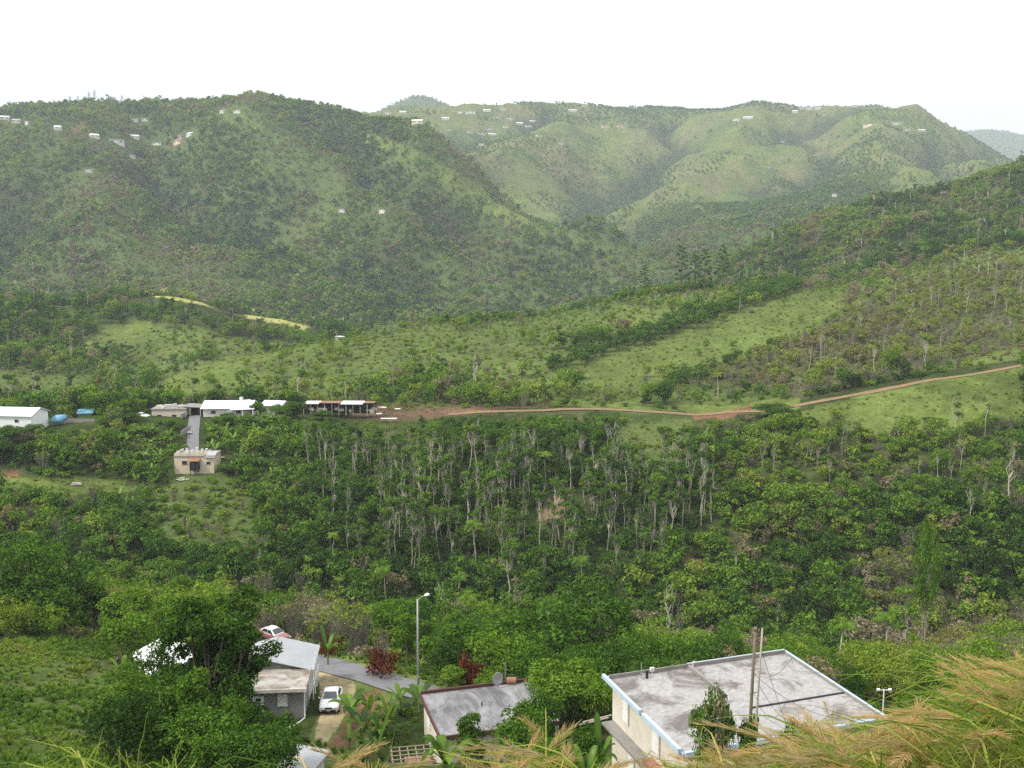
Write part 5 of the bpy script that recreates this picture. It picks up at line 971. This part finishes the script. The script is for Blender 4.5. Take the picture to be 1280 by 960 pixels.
for (y0, y1, cell) in ((58, 140, 1.9), (140, 300, 1.9), (300, 560, 3.3), (560, 900, 4.6), (900, 1800, 5.3), (1800, 3300, 8.5), (3300, 4300, 16), (5200, 6700, 26)):
    ys = np.arange(y0, y1, cell); xm = 0.56 * y1 + 8; xs = np.arange(-xm, xm, cell); X, Y = np.meshgrid(xs, ys); n = X.size
    X = X.ravel() + rng.uniform(-0.55, 0.55, n) * cell; Y = Y.ravel() + rng.uniform(-0.55, 0.55, n) * cell
    k = (np.abs(X) < 0.54 * Y + 6) & (Y >= y0) & (Y < y1); X, Y = X[k], Y[k]; Zg = ground(X, Y)
    k = hidden_by(X, Y, Zg + 10) < 0.012; X, Y, Zg = X[k], Y[k], Zg[k]; n = len(X); px, py = proj(X, Y, Zg); Zn = zones(px + rng.normal(size=n) * 4, py + rng.normal(size=n) * 3)
    u = rng.random(n); nA = fbm(X / (0.05 * y0 + 12), Y / (0.05 * y0 + 12) + 3, 3); nB = fbm(X / 60 + 7, Y / 60, 3); nC = fbm(X / 220 + 5, Y / 160, 4)
    T = 0.17 + 0.45 * (nB - 0.5) + 0.45 * (nA - 0.5) + rng.normal(size=n) * 0.12; T += 0.25 * (rng.random(n) < 0.15); T[rng.random(n) < (0.05 if y0 < 900 else 0.015)] = 0.82
    Pm = np.tile(W(shrub=.4, broadleaf=.18, tuft=.35) if y0 < 100 else W(broadleaf=.32, shrub=.56, slender=.005, palm=.006, brush=.05) if y0 < 300 else W(broadleaf=.36, shrub=.40, brush=.06, slender=.03, palm=.012) if y0 < 560 else W(broadleaf=.72, brush=.08, slender=.04, palm=.01), (n, 1))
    sc = rng.uniform(0.5, 1.2, n)
    def setz(key, wts, tint=None, s=None, amt=1.0):
        m = Zn[key] & (rng.random(n) < amt)
        Pm[m] = wts
        if tint is not None: T[m] = tint + rng.normal(size=m.sum()) * 0.09 + 0.25 * (nA[m] - 0.5)
        if s: sc[m] *= s
    nr_ = (Y < 200) & (Y > 98); T[nr_] += 0.10; q_ = nr_ & (px > 280) & (px < 480) & (nA > 0.48); Pm[q_] = W(shrub=.5, brush=.22, tuft=.2); T[q_] += 0.22
    rb_ = (px > 1080) & (py > 690) & (py < 860) & (nA > 0.42); Pm[rb_] = W(brush=.34, shrub=.42, broadleaf=.14); T[rb_] += 0.25
    if y0 < 300:
        setz('leftslope', W(shrub=.02), 0.34); setz('yard', W(tuft=.35, shrub=.05, banana=.03), 0.5); setz('verge', W(tuft=.6, shrub=.06), 0.55, 0.7); setz('gravel', W(tuft=.03)); setz('redsoil', W(tuft=.15), 0.5)
        setz('pale', W(broadleaf=.25, slender=.21, shrub=.48, palm=.014), 0.17, 0.9); setz('banana', W(banana=.55, shrub=.3, broadleaf=.04), 0.26, 1.0); setz('weeds', W(shrub=.55, tuft=.35, brush=.08), 0.42, 0.75)
        setz('olive', W(shrub=.42, broadleaf=.24, brush=.13, slender=.04), 0.42, 0.75); setz('gap', W(shrub=.3, tuft=.5), 0.5, 0.6); setz('terrace', W(tuft=.6, shrub=.1), 0.6, 0.7); setz('redcut', W(shrub=.06)); setz('path', W(shrub=.05), 0.3, 0.5)
        setz('bright', W(tuft=.6, shrub=.32, brush=.02), 0.50, 0.55); setz('bright2', W(tuft=.45, shrub=.03), 0.62, 0.5); setz('dirt', W(tuft=.04, shrub=.01), 0.7, 0.5); setz('redcorner', W()); setz('meadow', W(tuft=.8, shrub=.08), 0.62); setz('bank', W())
    if y0 == 300:
        op = (px > 150) & (nA < 0.60); Pm[op] = W(shrub=.52, tuft=.36, broadleaf=.05, brush=.03, palm=.002); T[op] = 0.48 + rng.normal(size=op.sum()) * 0.12 + 0.5 * (nB[op] - 0.5); sc[op] *= 0.85
    if 100 < y0 < 900:
        setz('spur_grass', W(shrub=.42, tuft=.45), 0.54, 0.5); setz('spur_low', W(shrub=.52, broadleaf=.10, brush=.05, tuft=.2, palm=.006), 0.46, 0.7); setz('field', W(shrub=.52, tuft=.4, broadleaf=.02), 0.48, 0.55); setz('brush', W(brush=.36, shrub=.34, slender=.05, broadleaf=.22), 0.64, 0.85)
        setz('bright', W(tuft=.6, shrub=.34), 0.52, 0.55); setz('bright2', W(tuft=.4), 0.6, 0.5); setz('hillgrass', W(shrub=.2, tuft=.3), 0.5, 0.6); setz('hillgrass2', W(shrub=.4, tuft=.3), 0.45, 0.7); setz('hillcap', W(tuft=.1)); setz('hillcap2', W(tuft=.1)); setz('tan_a', W(tuft=.15, shrub=.05))
        cr_ = (line_dist(px, py, [(560, 402), (640, 393), (750, 376), (820, 363), (900, 352), (960, 348)]) < 9) & (Y > 400) & (Y < 540) & (nA > 0.38); Pm[cr_] = W(broadleaf=.55, shrub=.3, slender=.03); T[cr_] = 0.22 + rng.normal(size=cr_.sum()) * 0.12; sc[cr_] *= 0.8
        h = (line_dist(px, py, HEDGE) < 6) | (line_dist(px, py, HEDGE2) < 5); h &= (Y > 300); Pm[h] = W(broadleaf=.95); T[h] = 0.06 + rng.random(h.sum()) * 0.15; sc[h] *= 0.8
        r_ = (Y > 305) & (px > 1000) & (~Zn['brush']) & (Y < 900); T[r_] += 0.22 * (nB[r_] > 0.5); bm_ = r_ & (nA > 0.55); Pm[bm_] = W(brush=.5, broadleaf=.25, shrub=.2); T[bm_] = 0.8 + rng.normal(size=bm_.sum()) * 0.12
        tr_ = (line_dist(px, py, [(860, 522), (1000, 510), (1060, 494), (1120, 483), (1290, 451)]) < 6) & (Y < 305); Pm[tr_] = W(tuft=.1)
    if y0 >= 900:
        gl = 0.9 if y1 < 1900 else 0.0; Pm[:] = W(broadleaf=.85); rl = sample(REL, X, Y); T += np.clip(rl, -0.5, 0.6) * 0.32; sp_ = (rl > 0.2) & (nA > 0.45); Pm[sp_] = W(broadleaf=.82, shrub=.1); sc[sp_] *= 0.68; T[sp_] += 0.12
        for key in ('mtn1', 'mtn2', 'mtn3', 'mtn4'): setz(key, W(broadleaf=.28, shrub=.2), 0.5, 0.6, 0.8)
        T += 0.07 + rng.normal(size=n) * 0.09; sc *= np.where(Y < 1800, rng.uniform(0.75, 1.45, n), 1.0); m = nA > 0.60; T[m] += 0.2; m = (fbm(X / 60 + 90, Y / 60, 3) > 0.70) & (rng.random(n) < 0.4); T[m] = 0.80
        fr_ = (Y > 1650 + 0.6 * np.maximum(0, 620 - px) - 0.5 * np.maximum(0, px - 800)) & (Y < 3400)
        f_ = smooth(0.40, 0.60, fbm(X / 130 + 30, Y / 110, 4) + 0.28 * rl + 0.02); ff = np.zeros(n, bool)
        for q in FOREST_FAR: ff |= in_poly(px + rng.normal(size=n) * 5, py + rng.normal(size=n) * 3, q)
        pr = np.where(ff, 0.95, np.where(f_ > 0.62, 0.025, np.where(f_ > 0.4, 0.3, 0.95))); m = fr_; Pm[m] = 0; Pm[m, 0] = pr[m]; Pm[m, 7] = 1 - pr[m]; T[m] = np.where(f_[m] > 0.5, 0.36, 0.20) + rng.normal(size=m.sum()) * 0.09; sc[m] *= 0.85
    Pm /= Pm.sum(1, keepdims=True); typ = (u[:, None] > np.cumsum(Pm, 1)).sum(1)
    HT = dict(broadleaf=8, slender=12, brush=5, shrub=2.2, palm=9, banana=3.6, tuft=1.1); WT = dict(broadleaf=6.5, slender=3.5, brush=3, shrub=3, palm=4, banana=3, tuft=1.2)
    for kd in TYPES[:-1]:
        m = typ == TI[kd]
        if not m.any(): continue
        x, y, z, s, tt = X[m], Y[m], Zg[m], sc[m].copy(), T[m].copy()
        if kd == 'shrub': s *= (1.2 if 130 < y0 < 300 else 1.0) if y0 > 130 else 0.7
        if kd == 'slender': s *= 1.2
        if kd == 'broadleaf' and y0 < 300: s *= 0.85 if y0 >= 140 else 0.7
        if kd == 'palm': tt = 0.2 + rng.random(len(x)) * 0.3
        if kd == 'brush': tt = np.maximum(tt, 0.55)
        ok = free(x, y, z, HT[kd] * s, WT[kd] * s); k2 = 'far' if (kd == 'broadleaf' and y0 >= 900) else kd
        POINTS[k2].append(np.stack([x, y, z, s, rng.uniform(0, 6.28, len(x)), tt, rng.integers(0, 100, len(x))], 1)[ok])
xs, ys = np.meshgrid(np.arange(-60, 50, 0.62), np.arange(56, 122, 0.62)); X = (xs + rng.uniform(-.3, .3, xs.shape)).ravel(); Y = (ys + rng.uniform(-.3, .3, xs.shape)).ravel()
Zg = ground(X, Y); px, py = proj(X, Y, Zg); Zn = zones(px, py); n3 = fbm(X / 3, Y / 3, 3); n4 = fbm(X / 14, Y / 14, 3); pk = np.where(Zn['leftslope'], np.clip(1.9 * fbm(X / 5, Y / 5, 3) - 0.15, 0.1, 0.95), np.where(Zn['verge'], 0.6, np.where(Zn['yard'], 0.45, np.where((Y < 100) & (px < 660), 0.35, 0.0)))) * np.where(Zn['gravel'] | Zn['redsoil'], 0.08, 1)
k = (rng.random(len(X)) < pk) & free(X, Y, Zg, 0.4, 0.4); X, Y, Zg = X[k], Y[k], Zg[k]
POINTS['tuft'].append(np.stack([X, Y, Zg, rng.uniform(0.3, 0.6, len(X)) * (0.7 + 0.7 * n3[k]), rng.uniform(0, 6.28, len(X)), np.clip(0.38 + 0.9 * (n4[k] - 0.5) + rng.normal(size=len(X)) * 0.08, 0.02, 0.75), rng.integers(0, 100, len(X))], 1))
for k in POINTS: POINTS[k] = np.concatenate(POINTS[k]) if POINTS[k] else np.zeros((0, 7))

# ------------------------------------------------------------------ plants standing out: each a thing
def hue(t): return 'dark green' if t < 0.12 else 'mid green' if t < 0.3 else 'fresh green' if t < 0.5 else 'yellow-green' if t < 0.72 else 'olive-brown' if t < 0.9 else 'grey-brown'
def side(px, py, Y):
    if Y < 135: return 'near the houses'
    if Y < 205: return 'in the ravine'
    if Y < 300: return 'under the ridge road' if px > 400 else 'under the ridge houses'
    if Y < 560: return 'above the ridge road' if px > 350 else 'behind the ridge houses'
    if Y < 900: return 'on the hill beyond the ridge'
    return 'on the far mountain'
SPEC = dict(broadleaf=('broadleaf_tree', 'leafy tree', 'tree', 8, 290), slender=('slender_tree', 'bare pale-trunked tree', 'tree', 12, 290), brush=('bare_tree', 'twiggy bare tree', 'tree', 5, 140), shrub=('shrub', 'low shrub', 'shrub', 2.2, 200), palm=('palm_tree', 'palm', 'palm', 9, 60), banana=('banana_plant', 'banana plant', 'banana plant', 3.6, 280))
REST = {}
for kd, (nm, desc, cat, H_, top) in SPEC.items():
    A = POINTS[kd]; px, py = proj(A[:, 0], A[:, 1], A[:, 2] + H_ * A[:, 3] * 0.6); vis = (px > 2) & (px < 1278) & (py < 955) & (hidden_by(A[:, 0], A[:, 1], A[:, 2] + H_ * A[:, 3] * 0.5) < 0)
    sz = np.where(vis, A[:, 3] * H_ / A[:, 1], -1); order = np.argsort(-sz)[:top]; order = order[sz[order] > 0]; pick = np.zeros(len(A), bool); pick[order] = True; REST[kd] = A[~pick]
    for i in order:
        x, y, z, s, rz, tt, v = A[i]; lab = placed(f'{hue(tt)} {desc} {side(px[i], py[i], y)}', px[i], py[i])
        plant(kd, int(v), (x, y, z), s, rz, tt, nm, lab, cat, f'{cat}s of the {"near slope" if y < 205 else "ridge" if y < 560 else "hills"}')
REST['far'] = POINTS['far']; REST['tuft'] = POINTS['tuft']

# ------------------------------------------------------------------ the masses: one object each
def stuff(name, A, meshes):
    col_ = bpy.data.collections.new(name + ' sources')
    for k, me in enumerate(meshes): col_.objects.link(bpy.data.objects.new(f'{name}_source_{k:02d}', me))
    me = bpy.data.meshes.new(name); me.vertices.add(len(A)); me.vertices.foreach_set('co', A[:, :3].astype(np.float32).ravel())
    for an, v in (('scl', A[:, 3]), ('rot', A[:, 4]), ('tint', A[:, 5])): a = me.attributes.new(an, 'FLOAT', 'POINT'); a.data.foreach_set('value', v.astype(np.float32))
    a = me.attributes.new('pick', 'INT', 'POINT'); a.data.foreach_set('value', (A[:, 6].astype(int) % len(meshes)).astype(np.int32))
    ng = bpy.data.node_groups.new(name, 'GeometryNodeTree'); ng.interface.new_socket('Geometry', in_out='INPUT', socket_type='NodeSocketGeometry'); ng.interface.new_socket('Geometry', in_out='OUTPUT', socket_type='NodeSocketGeometry')
    n = ng.nodes; L = ng.links; gi = n.new('NodeGroupInput'); go = n.new('NodeGroupOutput'); ip = n.new('GeometryNodeInstanceOnPoints'); ci = n.new('GeometryNodeCollectionInfo')
    ci.inputs['Collection'].default_value = col_; ci.inputs['Separate Children'].default_value = True; ci.inputs['Reset Children'].default_value = True
    def na(nm, ty): q = n.new('GeometryNodeInputNamedAttribute'); q.data_type = ty; q.inputs['Name'].default_value = nm; return q.outputs['Attribute']
    cx = n.new('ShaderNodeCombineXYZ'); L.new(na('rot', 'FLOAT'), cx.inputs['Z']); L.new(gi.outputs[0], ip.inputs['Points']); L.new(ci.outputs[0], ip.inputs['Instance']); ip.inputs['Pick Instance'].default_value = True
    L.new(na('pick', 'INT'), ip.inputs['Instance Index']); L.new(cx.outputs[0], ip.inputs['Rotation']); L.new(na('scl', 'FLOAT'), ip.inputs['Scale']); L.new(ip.outputs[0], go.inputs[0])
    o = bpy.data.objects.new(name, me); C.objects.link(o); md = o.modifiers.new('scatter', 'NODES'); md.node_group = ng; return tag(o, kind='stuff')
for nm, kd, fk in (('mountain_forest', 'far', 'far'), ('forest', 'broadleaf', 'broadleaf'), ('pale_trunk_forest', 'slender', 'slender'), ('dry_brush', 'brush', 'brush'), ('undergrowth', 'shrub', 'shrub'), ('palm_grove', 'palm', 'palm'), ('banana_grove', 'banana', 'banana'), ('rough_grass', 'tuft', 'tuft')):
    if len(REST[kd]): print(nm, len(REST[kd])); stuff(nm, REST[kd], FARM[fk])

# ------------------------------------------------------------------ tall seeding grass on the brow in front of the camera
def grass_mesh(name, env, n, Yr, seed, plume_p, low=42, green=0.62):
    r = np.random.default_rng(seed); V, Q, lf = [], [], []; PV, PQ, pl_ = [], [], []
    ex_ = [e[0] for e in env]; ey_ = [e[1] for e in env]
    def strip(pts, w0, val, tip=0.1, side=None):
        m_ = len(pts); o = len(V); d = pts[-1] - pts[0]; sd_ = np.cross(d, r.normal(size=3)) if side is None else side; sd_ = sd_ / (np.linalg.norm(sd_) + 1e-9)
        for k, p in enumerate(pts): q = w0 * (1 - (1 - tip) * (k / (m_ - 1)) ** 1.5) * 0.5; V.extend((p - sd_ * q, p + sd_ * q)); lf.extend((val, val))
        for k in range(1, m_): e = o + 2 * k; Q.append((e - 2, e - 1, e + 1, e))
    for i in range(n):
        px = r.uniform(ex_[0], ex_[-1]); Y = r.uniform(*Yr); top = np.interp(px, ex_, ey_); sd_top = r.random() < plume_p
        py = top + abs(r.normal()) * low + (0 if sd_top else 14); tip = np.array(at(px, py, Y)); lean = np.array([-0.16 + 0.28 * r.normal(), 0.15 * r.normal(), 0])
        rx = tip[0] - lean[0]; ry = Y - lean[1]; root = np.array([rx, ry, gz(rx, ry) - 0.05]); h = tip[2] - root[2]
        if h < 0.4: continue
        tt = np.linspace(0, 1, 7)[:, None]; ctrl = root + np.array([0, 0, h * 0.8]); path = (1 - tt) ** 2 * root + 2 * tt * (1 - tt) * ctrl + tt ** 2 * (tip + lean * 0.3)
        gold = r.random() ** 1.6; val = np.clip(0.10 + green * gold + 0.12 * r.normal(), 0, 0.85); strip(list(path), 0.008, min(1, val + 0.15), 0.4)
        for k in range(r.integers(4, 8)):
            a = r.uniform(0, 6.28); t0 = r.uniform(0.25, 0.9); b = path[0] + (path[-1] - path[0]) * 0; b = (1 - t0) ** 2 * root + 2 * t0 * (1 - t0) * ctrl + t0 ** 2 * (tip + lean * 0.3); L = r.uniform(0.35, 0.85) * min(1.2, h * 0.7); dr = np.array([math.cos(a) - 0.5, math.sin(a), 0])
            pts = [b + dr * L * q * 0.8 + np.array([0, 0, L * (0.9 * q - r.uniform(0.7, 1.1) * q * q)]) for q in (0, 0.25, 0.5, 0.75, 1.0)]; strip(pts, r.uniform(0.006, 0.014), np.clip(val + 0.12 * r.normal(), 0, 1), 0.05)
        if sd_top:
            d = path[-1] - path[-2]; d /= np.linalg.norm(d); pv = r.random(); PL = r.uniform(0.22, 0.46)
            for k in range(90):
                q = r.random(); b = path[-1] + d * (q - 0.35) * PL + np.array([0, 0, -0.10 * q * q]) + lean * 0.15 * q; a = r.uniform(0, 6.28); fl = r.uniform(0.06, 0.18) * (1.1 - 0.5 * q)
                e = b + d * fl * 0.8 + np.array([math.cos(a), math.sin(a), -0.35]) * fl * 0.42 + lean * fl * 0.5; s_ = np.cross(e - b, r.normal(size=3)); s_ = s_ / (np.linalg.norm(s_) + 1e-9) * r.uniform(0.0012, 0.0028); o = len(PV)
                PV.extend((b - s_ * 0.5, b + s_ * 0.5, (b + e) / 2 + s_, e, (b + e) / 2 - s_)); PQ.append((o, o + 1, o + 2, o + 3, o + 4)); pl_.extend([np.clip(pv * 0.7 + 0.3 * r.random(), 0, 1)] * 5)
    nv = len(V); Fc = [np.array(q) for q in Q] + [np.array(q) + nv for q in PQ]
    me = mesh_np(name, np.array(V + PV), Fc, [M['grass'], M['plume']], [0] * len(Q) + [1] * len(PQ), {'leaf': np.array(lf + pl_)})
    o = bpy.data.objects.new(name, me); C.objects.link(o); o['tint'] = 0.0; return o
tag(grass_mesh('tall_grass', [(835, 985), (860, 962), (900, 952), (950, 952), (1000, 944), (1030, 920), (1060, 915), (1090, 925), (1150, 915), (1180, 893), (1215, 890), (1240, 862), (1265, 835), (1290, 840), (1420, 825)], 2300, (4.6, 8.5), 31, 0.21, 46, 0.52), kind='stuff')
tag(grass_mesh('grass_fringe', [(560, 995), (610, 975), (650, 955), (682, 908), (692, 920), (715, 958), (740, 972)], 95, (4.8, 7.0), 35, 0.25, 26, 0.6), kind='stuff')
tag(grass_mesh('grass_fringe', [(735, 980), (790, 976), (850, 972)], 10, (4.8, 7.0), 36, 0.2, 16, 0.6), kind='stuff')
o = grass_mesh('grass_clump', [(60, 955), (110, 935), (140, 915), (170, 925), (220, 940), (275, 955)], 70, (5.0, 6.2), 32, 0.0, 30, 0.45); tag(o, 'clump of long green arching grass blades below the bushy trees on the left', 'grass', None)
o = grass_mesh('grass_clump', [(380, 955), (400, 942), (430, 932), (445, 945), (480, 960)], 30, (5.0, 6.0), 33, 0.4, 18, 0.8); tag(o, 'small clump of dry golden grass below the low shed', 'grass', None)
o = grass_mesh('grass_clump', [(-30, 950), (0, 935), (14, 950)], 8, (5.0, 6.0), 34, 0.3, 18); tag(o, 'few dry bent grass stems in the lower left corner', 'grass', None)
